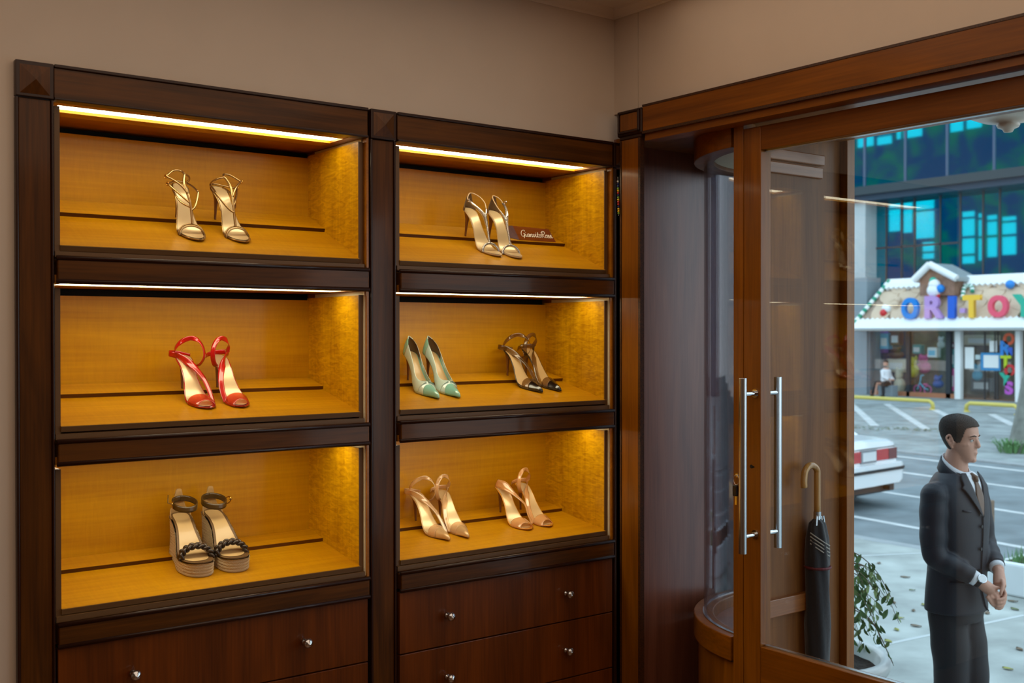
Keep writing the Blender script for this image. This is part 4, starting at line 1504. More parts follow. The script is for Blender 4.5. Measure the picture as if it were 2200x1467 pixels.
# scooter
c = at(1982, 828, 0, XS + .45)
t3 = thing('toy_bicycle', 'small pink and blue childs bicycle in the shop window', 'bicycle', (c.x, c.y, c.z - .3))
for dy in (.22, -.22):
    MB().tube([(c.x, c.y + dy + .15 * math.cos(a), c.z - .15 + .15 * math.sin(a)) for a in np.linspace(0, 2 * PI, 19)[:-1]], .022, 6, closed=True).build('wheel', TCM['pink'], t3)
MB().tube([(c.x, c.y + .22, c.z - .15), (c.x, c.y + .1, c.z + .15), (c.x, c.y + .06, c.z + .38), (c.x, c.y - .05, c.z + .4)], .025, 6).tube([(c.x, c.y + .12, c.z + .1), (c.x, c.y - .08, c.z - .1), (c.x, c.y - .22, c.z - .15)], .025, 6).build('bicycle_frame', TCM['sky'], t3)
MB().box((c.x - .06, c.y - .2, c.z + .02), (c.x + .06, c.y - .05, c.z + .08)).build('saddle', TCM['pink'], t3, bevel=.02)

# ------------------------------------------------------------------ glass office block behind the toy shop
XG = 41.0
m, tt, pp = newmat('tinted_mirror_glass')
pp.inputs['Base Color'].default_value = (.0, .34, .44, 1)
pp.inputs['Metallic'].default_value = 1
pp.inputs['Roughness'].default_value = .025
PG = m
t = thing('office_block', 'office block of blue green mirror glass behind the toy shop', 'building', (XG, 20, RZ))
mul = plain('facade_mullion', (62, 84, 112), .5)
ledge = plain('facade_ledge', (44, 60, 68), .6)
dk = plain('facade_frame', (30, 60, 84), .5)
pL, pR = at(1812, 423, 0, XG - 1.2), at(2200, 377, 0, XG - 1.2)
zl = (pL.z + pR.z) / 2
MB().box((XG - 1.2, 60, zl), (XG + 2, 0, zl + .35)).build('ledge', ledge, t)
MB().box((XG - 1.0, 60, zl - .25), (XG + 2, 0, zl)).build('ledge_soffit', dk, t)
us = [1700, 1780, 1858.6, 1946, 2036, 2137, 2238]
for i in range(len(us) - 1):
    y0, y1 = at(us[i], 330, 0, XG - 1).y, at(us[i + 1], 330, 0, XG - 1).y
    o = MB().add([(XG - 1, y0, zl + .35), (XG - 1, y1, zl + .35), (XG - 1, y1, zl + 7), (XG - 1, y0, zl + 7)], [(0, 1, 2, 3)]).build('window_pane', PG, t, solid=.02)
    MB().box((XG - 1.06, y1 - .05, zl + .35), (XG - .96, y1 + .05, zl + 7)).build('mullion', mul, t)
us = [1700, 1780, 1862, 1905, 1938, 1966, 2021, 2064, 2113, 2149, 2230]
zq = at(1950, 529, 0, XG).z
for i in range(2, len(us) - 1):
    y0, y1 = at(us[i], 500, 0, XG).y, at(us[i + 1], 500, 0, XG).y
    for (z0, z1) in ((2.0, zq), (zq, zl - .25)):
        MB().add([(XG, y0, z0), (XG, y1, z0), (XG, y1, z1), (XG, y0, z1)], [(0, 1, 2, 3)]).build('window_pane', PG, t, solid=.02)
    MB().box((XG - .05, y1 - .03, 2), (XG + .05, y1 + .03, zl - .2)).build('mullion', plain('brown_mullion', (60, 62, 70), .5) if i == 2 else bpy.data.materials['brown_mullion'], t)
MB().box((XG - .05, at(1862, 500, 0, XG).y, zq - .04), (XG + .05, at(2060, 500, 0, XG).y, zq + .04)).build('transom', bpy.data.materials['brown_mullion'], t)
a, b = at(1790, 440, 0, XG - .8), at(1859, 602, 0, XG - .8)
MB().box((XG - .8, a.y + 4, RZ), (XG + .6, b.y, zl - .2)).build('concrete_column', plain('pale_column', (186, 196, 200), .8, noise=.07, nscale=.9), t)
MB().box((XG + .3, 60, RZ), (XG + 6, -5, zl + 9)).build('core', dk, t)

# ------------------------------------------------------------------ holed screen added out of view to shape the reflections in the office glass
XO = -14.0
XM = 2 * XG - XO
rects = [(1867, 282, 1905, 296), (1867, 299, 1905, 320), (1909, 276, 1944, 293), (1909, 297, 1944, 315), (1951, 268, 1963, 304), (1966, 263, 2009, 300), (2066, 252, 2097, 288), (2101, 250, 2137, 281), (2168, 246, 2190, 262),
         (1874, 430, 1905, 446), (1874, 450, 1905, 499), (1909, 428, 1936, 446), (1909, 450, 1936, 497), (1940, 424, 1962, 446), (1940, 450, 1962, 500), (1966, 426, 2009, 450), (1966, 454, 2009, 512), (1981, 520, 2009, 540), (1981, 544, 2009, 556),
         (2066, 454, 2096, 466), (2066, 470, 2096, 507), (2066, 512, 2096, 545), (2066, 550, 2096, 566), (2101, 458, 2111, 468), (2101, 472, 2111, 508), (2101, 512, 2111, 560), (2120, 462, 2144, 472), (2120, 476, 2144, 505), (2120, 510, 2144, 552), (2152, 465, 2185, 474), (2152, 478, 2185, 503), (2152, 508, 2185, 547)]
holes = []
for (u0, v0, u1, v1) in rects:
    a, b, c, d = (at(u, v, 0, XM) for u, v in ((u0, v0), (u1, v1), (u0, v1), (u1, v0)))
    holes.append((b.y, a.y, (b.z + c.z) / 2, (a.z + d.z) / 2))
ylo, yhi = at(2400, 400, 0, XM).y, at(1650, 400, 0, XM).y
ys = sorted(set([ylo, yhi] + [h[0] for h in holes] + [h[1] for h in holes]))
zs = sorted(set([RZ, 34.0] + [h[2] for h in holes] + [h[3] for h in holes]))
mb = MB()
for i in range(len(ys) - 1):
    for j in range(len(zs) - 1):
        yc, zc = (ys[i] + ys[i + 1]) / 2, (zs[j] + zs[j + 1]) / 2
        if any(h[0] < yc < h[1] and h[2] < zc < h[3] for h in holes): continue
        mb.add([(XO, ys[i], zs[j]), (XO, ys[i + 1], zs[j]), (XO, ys[i + 1], zs[j + 1]), (XO, ys[i], zs[j + 1])], [(0, 1, 2, 3)])
m, tt, pp = newmat('reflection_screen_colour')  # green blotches painted on the added screen, reflected as foliage
co = tt.nodes.new('ShaderNodeTexCoord')
nz = tt.nodes.new('ShaderNodeTexNoise')
nz.inputs['Scale'].default_value = .34
nz.inputs['Detail'].default_value = 7
nz.inputs['Distortion'].default_value = .6
rm = tt.nodes.new('ShaderNodeValToRGB')
rm.color_ramp.elements[0].position = .46
rm.color_ramp.elements[0].color = rgb((52, 70, 110))
rm.color_ramp.elements[1].position = .62
rm.color_ramp.elements[1].color = rgb((52, 124, 92))
tt.links.new(co.outputs['Object'], nz.inputs['Vector'])
tt.links.new(nz.outputs['Fac'], rm.inputs[0])
tt.links.new(rm.outputs[0], pp.inputs['Base Color'])
pp.inputs['Roughness'].default_value = .9
o = mb.build('reflection_screen', m, None, solid=.3)
tag(o, 'added unseen screen with holes that shapes the reflections in the office glass', 'building')

# ------------------------------------------------------------------ street tree at the right edge
barkm = plain('grey_bark', (118, 122, 116), .9, noise=.3, nscale=5, bump=.03)
c = at(2214, 970, 2, RZ)
t = thing('street_tree', 'thick grey tree trunk with weeds at its foot by the parking lot', 'tree', (c.x, c.y, RZ))
rg = []
for z, r, dx in ((-.05, .62, 0), (.08, .50, .01), (.3, .42, .03), (.8, .37, .07), (1.6, .35, .16), (2.6, .34, .3), (4.2, .32, .5), (6.5, .28, .9)):
    rg.append([(c.x + dx * 1.2 + r * (1 + .08 * math.sin(5 * a)) * math.cos(a), c.y - dx * .8 + r * (1 + .08 * math.sin(5 * a)) * math.sin(a), RZ + z) for a in np.linspace(0, 2 * PI, 25)[:-1]])
MB().loft(rg).build('trunk', barkm, t, smooth=True)
gmx = plain('fresh_green', (90, 140, 84), .6)
gmd = plain('ficus_green', (92, 128, 76), .5)


def blade_tuft(par, c, n, h, sp, mat, name='weeds', w=.02):
    mb = MB()
    for i in range(n):
        a = random.uniform(0, 2 * PI)
        r = random.uniform(0, sp)
        b = Vector((c[0] + r * math.cos(a), c[1] + r * math.sin(a), c[2]))
        d = Vector((math.cos(a), math.sin(a), 0)) * random.uniform(.2, .9) * h
        hh = h * random.uniform(.6, 1.1)
        s_ = Vector((-math.sin(a), math.cos(a), 0)) * w
        mb.grid([[b - s_ * .5, b + s_ * .5], [b + d * .3 + Vector((0, 0, hh * .6)) - s_, b + d * .3 + Vector((0, 0, hh * .6)) + s_], [b + d * .8 + Vector((0, 0, hh)) - s_ * .6, b + d * .8 + Vector((0, 0, hh)) + s_ * .6], [b + d * 1.2 + Vector((0, 0, hh * .8)), b + d * 1.2 + Vector((0, 0, hh * .8))]])
    return mb.build(name, mat, par)


blade_tuft(t, (c.x - .50, c.y + .12, RZ), 130, .26, .30, gmx, w=.014)

# ------------------------------------------------------------------ white planter with lawn, right edge
pA, pB = at(2136, 1262, 2, GZ), at(2200, 1292, 2, GZ)
t = thing('planter', 'low white kerbed planter with grass at the right edge of the pavement', 'planter', (9.3, 1.2, GZ))
mb = MB()
y0p = 2.0
mb.box((8.65, y0p, GZ), (8.73, -3.0, GZ + .27)).box((8.73, y0p, GZ), (9.7, y0p - .05, GZ + .25)).box((9.62, y0p - .15, GZ), (9.75, -3, GZ + .25))
mb.build('planter_wall', plain('whitewash', (226, 232, 234), .8, noise=.05, nscale=4), t, bevel=.02)
MB().box((8.72, y0p - .04, GZ), (9.64, -3, GZ + .24)).build('soil', plain('soil', (70, 58, 48), .95, noise=.3, nscale=30, bump=.01), t)
mb = MB()
random.seed(8)
for i in range(2200):
    x_, y__ = random.uniform(8.74, 9.6), random.uniform(-.2, y0p - .06)
    a = random.uniform(0, 6.28)
    h = random.uniform(.08, .17)
    dx, dy = .04 * math.cos(a), .04 * math.sin(a)
    mb.add([(x_ - dy * .2, y__ + dx * .2, GZ + .21), (x_ + dy * .2, y__ - dx * .2, GZ + .21), (x_ + dx, y__ + dy, GZ + .21 + h)], [(0, 1, 2)])
g = mb.build('grass', gmx, t)
g['kind'] = 'stuff'
blade_tuft(t, (9.3, 1.2, GZ + .2), 50, .26, .3, gmx, 'leafy_plant', .03)

# bin behind the man
c = at(2118, 1100, 0, 9.70)
t = thing('mesh_bollard', 'brown mesh litter post standing on the kerb behind the man', 'post', (c.x, c.y, GZ))
mm = plain('brown_mesh', (120, 100, 82), .7, noise=.4, nscale=60)
top = at(2118, 1074, 0, 9.70).z
MB().box((c.x - .06, c.y - .055, GZ), (c.x + .06, c.y + .055, top)).build('basket', mm, t, bevel=.01)
MB().lathe([(0, 0), (.02, 0), (.016, .05), (.03, .075), (.028, .10), (.0, .12)], (c.x, c.y + .02, top), 12).build('knob', mm, t, smooth=True)

# ------------------------------------------------------------------ ficus in a white pot
pc = Vector((4.54, .57, GZ))
t = thing('potted_ficus', 'weeping ficus in a round white pot outside the door', 'plant', pc)
H_ = .48
pr_ = [(.20, 0), (.26, .02), (.315, .2), (.335, .36), (.335, .42), (.36, .425), (.372, .455), (.365, .48), (.335, .485), (.315, .47), (.31, .40), (0, .40)]
pr_ = [(r_, h_ * 1.13) for r_, h_ in pr_]
MB().lathe([(0, 0)] + pr_, pc, 48).build('pot', plain('white_glazed_pot', (226, 230, 230), .35, coat=.3), t, smooth=True)
mb = MB()
random.seed(5)
rows = []
for i in range(9):
    rows.append([(pc.x + .315 * i / 8 * math.cos(a), pc.y + .315 * i / 8 * math.sin(a), GZ + .475 + random.uniform(-.006, .008)) for a in np.linspace(0, 2 * PI, 33)[:-1]])
mb.grid(rows, closed=True)
mb.build('potting_soil', plain('potting_soil', (52, 44, 38), .95, noise=.5, nscale=60, bump=.02), t, smooth=True)
stemm = plain('ficus_stem', (120, 104, 86), .8)
tips = []
mb = MB()
base = Vector((pc.x, pc.y, GZ + .47))
trunk = [base, base + Vector((.01, .01, .25)), base + Vector((-.01, .02, .4)), base + Vector((.0, .0, .58))]
MB().tube(crom([tuple(p) for p in trunk], 5), lambda f: .016 - .006 * f, 8).build('stem', stemm, t, smooth=True)
random.seed(21)
brs = []
for i in range(70):
    z = random.uniform(.17, .50)
    s = base + Vector((0, 0, z))
    a = random.uniform(0, 2 * PI)
    ln = random.uniform(.20, .44)
    d = Vector((math.cos(a), math.sin(a), 0))
    lift = random.uniform(.06, .22)
    pts = [s, s + d * ln * .35 + Vector((0, 0, lift)), s + d * ln * .72 + Vector((0, 0, lift * .6)), s + d * ln + Vector((0, 0, -.02 - .16 * random.random()))]
    brs.append(crom([tuple(p) for p in pts], 6))
for b_ in brs:
    mb.tube(b_, lambda f: .0042 - .003 * f, 5)
mb.build('branches', stemm, t, smooth=True)
lv = {0: MB(), 1: MB()}
for b_ in brs:
    for k in range(15):
        f = random.uniform(.25, 1.0)
        p = Vector(b_[int(f * (len(b_) - 1))][:3]) + Vector([random.uniform(-.03, .03) for _ in range(3)])
        a = random.uniform(0, 2 * PI)
        L_ = random.uniform(.036, .058)
        dr = Vector((math.cos(a) * .55, math.sin(a) * .55, -.8)).normalized()
        sd = dr.cross(Vector((math.cos(a + 1.2), math.sin(a + 1.2), .3))).normalized()
        up = dr.cross(sd)
        rows = []
        for j in range(6):
            q = j / 5
            w = L_ * .23 * math.sin(PI * min(1, q * .94 + .03)) ** .9
            c0 = p + dr * L_ * q + up * .006 * math.sin(PI * q)
            rows.append([c0 - sd * w + up * .004, c0, c0 + sd * w + up * .004])
        lv[0 if random.random() < .7 else 1].grid([[tuple(x) for x in r] for r in rows])
f_ = lv[0].build('foliage', gmd, t, smooth=True)
f_['kind'] = 'stuff'
f_ = lv[1].build('foliage', plain('ficus_light_green', (140, 166, 104), .45), t, smooth=True)
f_['kind'] = 'stuff'

# ------------------------------------------------------------------ umbrella leaning in the vestibule
t = thing('umbrella', 'furled black umbrella with curved wooden crook handle leaning in the doorway', 'umbrella', (3.08, -.62, .0))
ux, uy = 3.100, -.56


def up_(z):                                                     # slight lean towards the wall
    return (ux + (z - .5) * -.004, uy + (z - .0) * .0, z)


hw = wood('crook_wood', (150, 100, 40), (206, 156, 84), 'z', rough=.25, coat=.6)
hk = [up_(.985), up_(1.06), up_(1.115)]
for a in np.linspace(0, PI, 9)[1:]:
    hk.append((ux - .038 * (1 - math.cos(a)) * .95, uy, 1.115 + .036 * math.sin(a)))
hk += [(ux - .074, uy, 1.095), (ux - .072, uy, 1.078)]
MB().tube(crom(hk, 3), .0115, 12).build('handle', hw, t, smooth=True)
MB().cyl(up_(.965), up_(.99), .013, 16).build('collar', M['chrome'], t)
cl = plain('umbrella_cloth', (22, 26, 34), .7, sheen=.3, bump=.002, nscale=80)
rg = []
for z, r in ((.965, .012), (.95, .026), (.90, .036), (.84, .040), (.74, .040), (.6, .042), (.45, .036), (.3, .027), (.16, .014), (.10, .006)):
    rg.append([(up_(z)[0] + r * (1 + .10 * math.sin(6 * a + z * 14)) * math.cos(a), uy + r * (1 + .10 * math.sin(6 * a + z * 14)) * math.sin(a), z) for a in np.linspace(0, 2 * PI, 37)[:-1]])
MB().loft(rg).build('canopy', cl, t, smooth=True)
for k in range(4):
    pts = [(ux + .0395 * math.cos(a), uy + .0395 * math.sin(a), .90 - .012 * k + .035 * (math.sin(a) * .5) - .02 * math.cos(a)) for a in np.linspace(-PI, 0, 12)]
    MB().tube(pts, .0022, 6).build('stripe', plain('pale_piping', (170, 166, 158), .5) if k == 0 else bpy.data.materials['pale_piping'], t)
MB().tube([(ux + .042 * math.cos(a), uy + .042 * math.sin(a), .80) for a in np.linspace(0, 2 * PI, 25)[:-1]], .005, 6, closed=True).build('tie_band', plain('dark_red_band', (96, 24, 34), .6), t)
for dx in (-.022, -.008, .008, .022):
    MB().cyl((ux + dx, uy - .012, .945), (ux + dx * .8, uy - .01, .975), .0032, 8).build('rib_tip', M['steel'], t)
MB().cyl(up_(.02), up_(.11), .004, 8).build('ferrule', M['steel'], t)

# ------------------------------------------------------------------ porch: ceiling and lamp
struct(MB().box((2.82, .2, 2.6), (4.2, -6.2, 2.68)), 'porch_ceiling', plain('porch_paint', (200, 196, 190), .8))
struct(MB().box((2.69, -2.8, 0), (2.82, -6.2, 2.7)), 'wall_shopfront', M['wall'])
struct(MB().box((3.28, 12, -.55), (3.34, .03, 2.7)), 'wall_facade', g_wall)
struct(MB().box((3.24, -6.3, -.55), (3.32, .03, 0)), 'step', M['kerb'])
lc = at(2166, 285, 0, 3.62)
t = thing('porch_lamp', 'frosted glass bowl ceiling lamp outside above the door', 'lamp', (3.62, lc.y, 2.6))
bowl = [(0, 0), (.014, .002), (.02, .012), (.034, .018), (.038, .026), (.034, .031), (.085, .042), (.145, .068), (.195, .105), (.225, .145), (.22, .155), (0, .155)]
MB().lathe(bowl, (3.62, lc.y, lc.z), 48).build('bowl', plain('frosted_glass', (226, 212, 196), .35, coat=.3), t, smooth=True)
MB().lathe([(0, 0), (.05, 0), (.05, .02), (.012, .03), (.012, 2.6 - lc.z - .15), (0, 2.6 - lc.z - .15)], (3.62, lc.y, lc.z + .15), 24).build('lamp_stem', M['steel'], t, smooth=True)

# ================================================================== people
def ellring(cx, cy, z, rx, ry, n=36, e=2.3, yf=None):
    out = []
    for k in range(n):
        a = 2 * PI * k / n
        c, s = math.cos(a), math.sin(a)
        out.append((cx + rx * math.copysign(abs(c) ** (2 / e), c), cy + ry * math.copysign(abs(s) ** (2 / e), s), z))
    return out


skin = plain('skin', (200, 150, 128), .5, noise=.04, nscale=30)
M['suit'] = plain('dark_navy_suit', (15, 21, 34), .6, sheen=.05, bump=.0008, nscale=260)
M['trouser'] = plain('dark_trousers', (16, 19, 27), .68, sheen=.06, bump=.001, nscale=200)

mp_ = at(2052, 1200, 0, 4.80)
man = thing('person', 'man in dark suit, white shirt and brown tie standing with clasped hands outside the door', 'person', (4.80, mp_.y - .006, GZ))
ml = Vector(man.location)
MH = 1.775

# head (local: faces -y), turned towards the man's left
HZ = [(.000, -.062, -.022, .020), (.010, -.078, -.004, .034), (.026, -.0835, .012, .045), (.045, -.084, .030, .0535), (.062, -.085, .050, .060), (.08, -.0845, .066, .0655), (.1, -.081, .080, .0695), (.118, -.080, .090, .0715),
      (.135, -.0855, .097, .0735), (.155, -.086, .102, .0755), (.178, -.081, .101, .075), (.198, -.068, .094, .069), (.214, -.050, .080, .059), (.226, -.026, .058, .043), (.233, .0, .036, .024), (.2355, .012, .022, .006)]
f1, f2, f3 = (prof([(h[0], h[i]) for h in HZ]) for i in (1, 2, 3))
HEAD_M = Matrix.Translation((.008, -.010, 1.546)) @ Matrix.Rotation(math.radians(7), 4, 'Z') @ Matrix.Rotation(math.radians(3), 4, 'X') @ Matrix.Diagonal((.93, .90, .93, 1))


def hd(p):
    return tuple(HEAD_M @ Vector(p))


def headring(z, off=0., n=40):
    a, b, w = f1(z) - off, f2(z) + off, f3(z) + off
    cy = a + (b - a) * .52
    out = []
    for k in range(n):
        t_ = 2 * PI * k / n
        c, s = math.cos(t_), math.sin(t_)
        ry = (cy - a) if s < 0 else (b - cy)
        e = 2.25
        out.append((w * math.copysign(abs(c) ** (2 / e), c), cy + ry * math.copysign(abs(s) ** (2 / e), s), z))
    return out


body = MB()
zsn = [0, .004, .010, .018, .026, .036, .047, .058, .07, .082, .094, .106, .118, .13, .142, .155, .168, .18, .19, .2, .208, .216, .223, .229, .2335, .2355]
body.loft([[hd(p) for p in headring(z)] for z in zsn])
body.tube([hd(p) for p in ((0, -.074, .136), (0, -.079, .124), (0, -.084, .110), (0, -.089, .098), (0, -.094, .088), (0, -.088, .080))], [.009, .0105, .0125, .0140, .0128, .010], 14)
body.tube([hd(p) for p in ((0, -.100, .092), (0, -.0985, .086))], .0085, 10)
for sg in (-1, 1):
    body.tube([hd((sg * .008, -.086, .084)), hd((sg * .0125, -.090, .085)), hd((sg * .013, -.083, .086))], .0066, 8)
    body.tube([hd((sg * .010, -.0835, .136)), hd((sg * .030, -.080, .139)), hd((sg * .048, -.066, .134))], .0062, 8)     # brow ridge
    body.tube([hd((sg * .040, -.062, .095)), hd((sg * .052, -.045, .092)), hd((sg * .058, -.02, .096))], .0105, 10)       # cheekbone
    body.tube([hd((sg * .034, -.040, .022)), hd((sg * .046, .0, .040)), hd((sg * .054, .018, .070))], .010, 10)        # jaw
    er = [(sg * .070, .012, .070), (sg * .077, .010, .076), (sg * .085, .020, .094), (sg * .089, .034, .118), (sg * .085, .030, .134), (sg * .077, .016, .134), (sg * .072, .008, .116), (sg * .071, .006, .090)]
    body.tube(crom([hd(p) for p in er], 4), .0054, 8)
    body.tube([hd((sg * .066, .012, .100)), hd((sg * .076, .018, .104))], .018, 8)
    body.tube([hd((sg * .066, .016, .118)), hd((sg * .077, .024, .120))], .015, 8)
body.tube([hd((-.022, -.074, .051)), hd((-.008, -.0868, .0545)), hd((0, -.0872, .0535)), hd((.008, -.0868, .0545)), hd((.022, -.074, .051))], .0042, 8)
body.tube([hd((-.020, -.074, .047)), hd((0, -.0865, .0445)), hd((.020, -.074, .047))], .0048, 8)
body.tube([hd((-.012, -.072, .016)), hd((0, -.0745, .014)), hd((.012, -.072, .016))], .0125, 10)
body.tube([(0, .012, 1.42), (0, .006, 1.50), (0, .002, 1.56), (0, -.008, 1.60)], [.068, .058, .053, .048], 24)
# trunk and limbs under the clothes
body.loft([ellring(0, .01, z, rx, ry, 28) for z, rx, ry in ((.84, .10, .08), (.92, .155, .10), (1.05, .14, .095), (1.2, .155, .10), (1.36, .17, .10), (1.43, .13, .08), (1.47, .06, .06))])
SHR, ELR, WRR = (-.176, .005, 1.395), (-.188, -.012, 1.13), (-.080, -.157, 1.02)
SHL, ELL, WRL = (.165, .005, 1.395), (.215, -.02, 1.14), (.078, -.167, 1.045)
for a, b, c in ((SHR, ELR, WRR), (SHL, ELL, WRL)):
    body.tube([a, b], [.050, .038], 16)
    body.tube([b, c], [.038, .026], 16)
HIPR, KNR, ANR = (-.062, .01, .90), (-.052, -.005, .50), (-.085, .05, .09)
HIPL, KNL, ANL = (.062, .01, .90), (.060, -.045, .50), (.075, -.02, .09)
for a, b, c in ((HIPR, KNR, ANR), (HIPL, KNL, ANL)):
    body.tube([a, b, c], [.085, .055, .036], 16)
# hands: the left lies over the right


def hand(wr, palm_c, pdir, fingers, thumb, r=.0088):
    palm_c = np.array(palm_c) + HO
    fingers = [[np.array(p) + HO for p in f] for f in fingers]
    thumb = [np.array(p) + HO for p in thumb]
    body.tube([wr, (np.array(wr) + palm_c) / 2, palm_c], [.024, .028, .029], 14)
    for f in fingers:
        body.tube(crom(f, 4), lambda q: r * (1 - .22 * q), 8)
    body.tube(crom(thumb, 4), lambda q: r * 1.18 * (1 - .25 * q), 8)


HO = np.array((-.035, .105, 0))
hand(WRR, (.012, -.292, .972), None,
     [[(-.012, -.300, .955), (.012, -.310, .928), (.040, -.305, .915), (.056, -.292, .918)],
      [(.002, -.305, .965), (.028, -.318, .938), (.054, -.310, .925), (.068, -.296, .93)],
      [(.014, -.305, .976), (.040, -.318, .952), (.064, -.308, .940), (.076, -.294, .946)],
      [(-.024, -.292, .950), (-.004, -.302, .918), (.020, -.300, .902), (.036, -.29, .904)]],
     [(-.015, -.292, 1.0), (.01, -.312, .99), (.035, -.318, .985)])
hand(WRL, (.062, -.306, .985), None,
     [[(.072, -.318, .975), (.054, -.338, .952), (.024, -.336, .938), (-.002, -.322, .940)],
      [(.078, -.314, .960), (.060, -.334, .934), (.030, -.333, .919), (.004, -.320, .922)],
      [(.082, -.308, .946), (.066, -.326, .917), (.038, -.326, .902), (.012, -.314, .906)],
      [(.084, -.300, .934), (.070, -.316, .902), (.046, -.317, .888), (.022, -.306, .892)]],
     [(.066, -.315, 1.015), (.038, -.336, 1.0), (.016, -.340, .978), (.008, -.338, .960)])
bo = body.build('body', skin, man, world=False, remesh=.0042, cs=3)

# eyes, brows, hair
eyew, eyed = plain('eye_white', (210, 205, 200), .3), plain('eye_dark', (40, 30, 24), .3)
for sg in (-1, 1):
    c = hd((sg * .030, -.0685, .117))
    MB().lathe([(.0105 * math.sin(a), -.0105 * math.cos(a)) for a in np.linspace(0, PI, 9)], c, 14).build('eye', eyew, man, smooth=True, world=False)
    c = hd((sg * .0295, -.0765, .117))
    MB().lathe([(.0048 * math.sin(a), -.0048 * math.cos(a)) for a in np.linspace(0, PI, 9)], c, 12).build('iris', eyed, man, smooth=True, world=False)
    MB().tube([hd((sg * .014, -.0885, .1365)), hd((sg * .030, -.0865, .1405)), hd((sg * .049, -.0715, .135))], [.0022, .003, .0016], 8).build('eyebrow', plain('dark_brow', (46, 34, 28), .8), man, smooth=True, world=False)
    MB().tube([hd((sg * .019, -.0775, .1225)), hd((sg * .030, -.0815, .1245)), hd((sg * .043, -.070, .1205))], .0022, 8).build('eyelid', skin, man, smooth=True, world=False)
MB().tube([hd((-.019, -.0785, .0495)), hd((0, -.0905, .0495)), hd((.019, -.0785, .0495))], [.0012, .0022, .0012], 8).build('lips', plain('lips', (170, 108, 98), .5), man, smooth=True, world=False)
hairm = plain('short_dark_hair', (50, 42, 36), .75, noise=.35, nscale=160, bump=.003)
rows = []
n = 120
zs_ = list(np.linspace(.038, .2355, 64))
grid_ = [headring(z, .0035 + .0035 * min(1, max(0, (z - .14) / .06)), n) for z in zs_]
mb = MB()
vid = {}


def hairline(a):
    """lowest hair height at azimuth a (degrees from the face)"""
    return prof([(0, .186), (30, .184), (46, .178), (54, .166), (60, .140), (66, .112), (78, .102), (86, .108), (93, .134), (100, .128), (106, .092), (114, .062), (130, .048), (155, .042), (180, .040)])(a)


for i in range(len(zs_) - 1):
    for k in range(n):
        t_ = 360 * (k + .5) / n
        az = abs((t_ - 270 + 180) % 360 - 180)
        if (zs_[i] + zs_[i + 1]) / 2 < hairline(az): continue
        q = []
        for (ii, kk) in ((i, k), (i, (k + 1) % n), (i + 1, (k + 1) % n), (i + 1, k)):
            if (ii, kk) not in vid:
                vid[(ii, kk)] = len(mb.v)
                p = grid_[ii][kk]
                w_ = .0016 * math.sin(kk * 2.3 + ii * 1.1) * (1 if zs_[ii] > .12 else .3)
                r_ = Vector((p[0], p[1], 0)).normalized() * w_
                mb.v.append(hd((p[0] + r_.x, p[1] + r_.y, p[2] + (.002 if zs_[ii] > .2 else 0) + w_)))
            q.append(vid[(ii, kk)])
        mb.f.append(tuple(q))
top = len(mb.v)
mb.v.append(hd((0, .012, .2405)))
for k in range(n):
    if (len(zs_) - 1, k) in vid and (len(zs_) - 1, (k + 1) % n) in vid:
        mb.f.append((vid[(len(zs_) - 1, k)], vid[(len(zs_) - 1, (k + 1) % n)], top))
mb.build('hair', hairm, man, smooth=True, world=False, solid=.005)

# jacket: trunk plus sleeves, fused
TZ = [(1.555, .060, .058, .004), (1.525, .068, .066, .004), (1.50, .088, .076, .004), (1.47, .130, .088, .004), (1.44, .158, .098, .002), (1.40, .174, .106, 0), (1.32, .178, .116, -.006), (1.22, .170, .116, -.008), (1.12, .160, .112, -.008), (1.02, .160, .114, -.004), (.93, .164, .118, 0), (.84, .168, .122, 0)]
TZ = TZ[::-1]
tf1, tf2, tf3 = (prof([(h[0], h[i]) for h in TZ]) for i in (1, 2, 3))


def torso(x, z, off=0.):
    """front surface point of the jacket at width x"""
    rx, ry, cy = tf1(z) + off, tf2(z) + off, tf3(z)
    q = min(.999, abs(x) / rx)
    return (x, cy - ry * (1 - q ** 2.3) ** (1 / 2.3), z)


jk = MB()
zj = list(np.linspace(.845, 1.494, 30))
jk.loft([ellring(0, tf3(z), z, tf1(z), tf2(z), 44) for z in zj])


def sleeve(S_, E_, W_, cuff):
    d = (np.array(W_) - np.array(E_))
    d /= np.linalg.norm(d)
    w2 = np.array(W_) - d * cuff
    s0 = np.array(S_) + np.array((0.03 * (1 if S_[0] < 0 else -1), 0, .01))
    mid = (np.array(S_) + np.array(E_)) / 2 + np.array((-.008 if S_[0] < 0 else .008, .006, 0))
    fm = (np.array(E_) + w2) / 2 + np.array((0, 0, -.006))
    pts = crom([s0, S_, mid, np.array(E_) + (0, .004, -.004), fm, w2], 7)
    n_ = len(pts) - 1
    jk.tube(pts, lambda q: float(np.interp(q, [0, .2, .4, .58, .64, .8, 1], [.052, .062, .060, .056, .055, .048, .042])) + .0018 * math.sin(q * 44), 22)
    return w2, d


wr, dr = sleeve(SHR, ELR, WRR, .030)
wl_, dl = sleeve(SHL, ELL, WRL, .035)
# creases at the inner elbow and skirt flare
jk.build('jacket', M['suit'], man, world=False, remesh=.0062, cs=4)
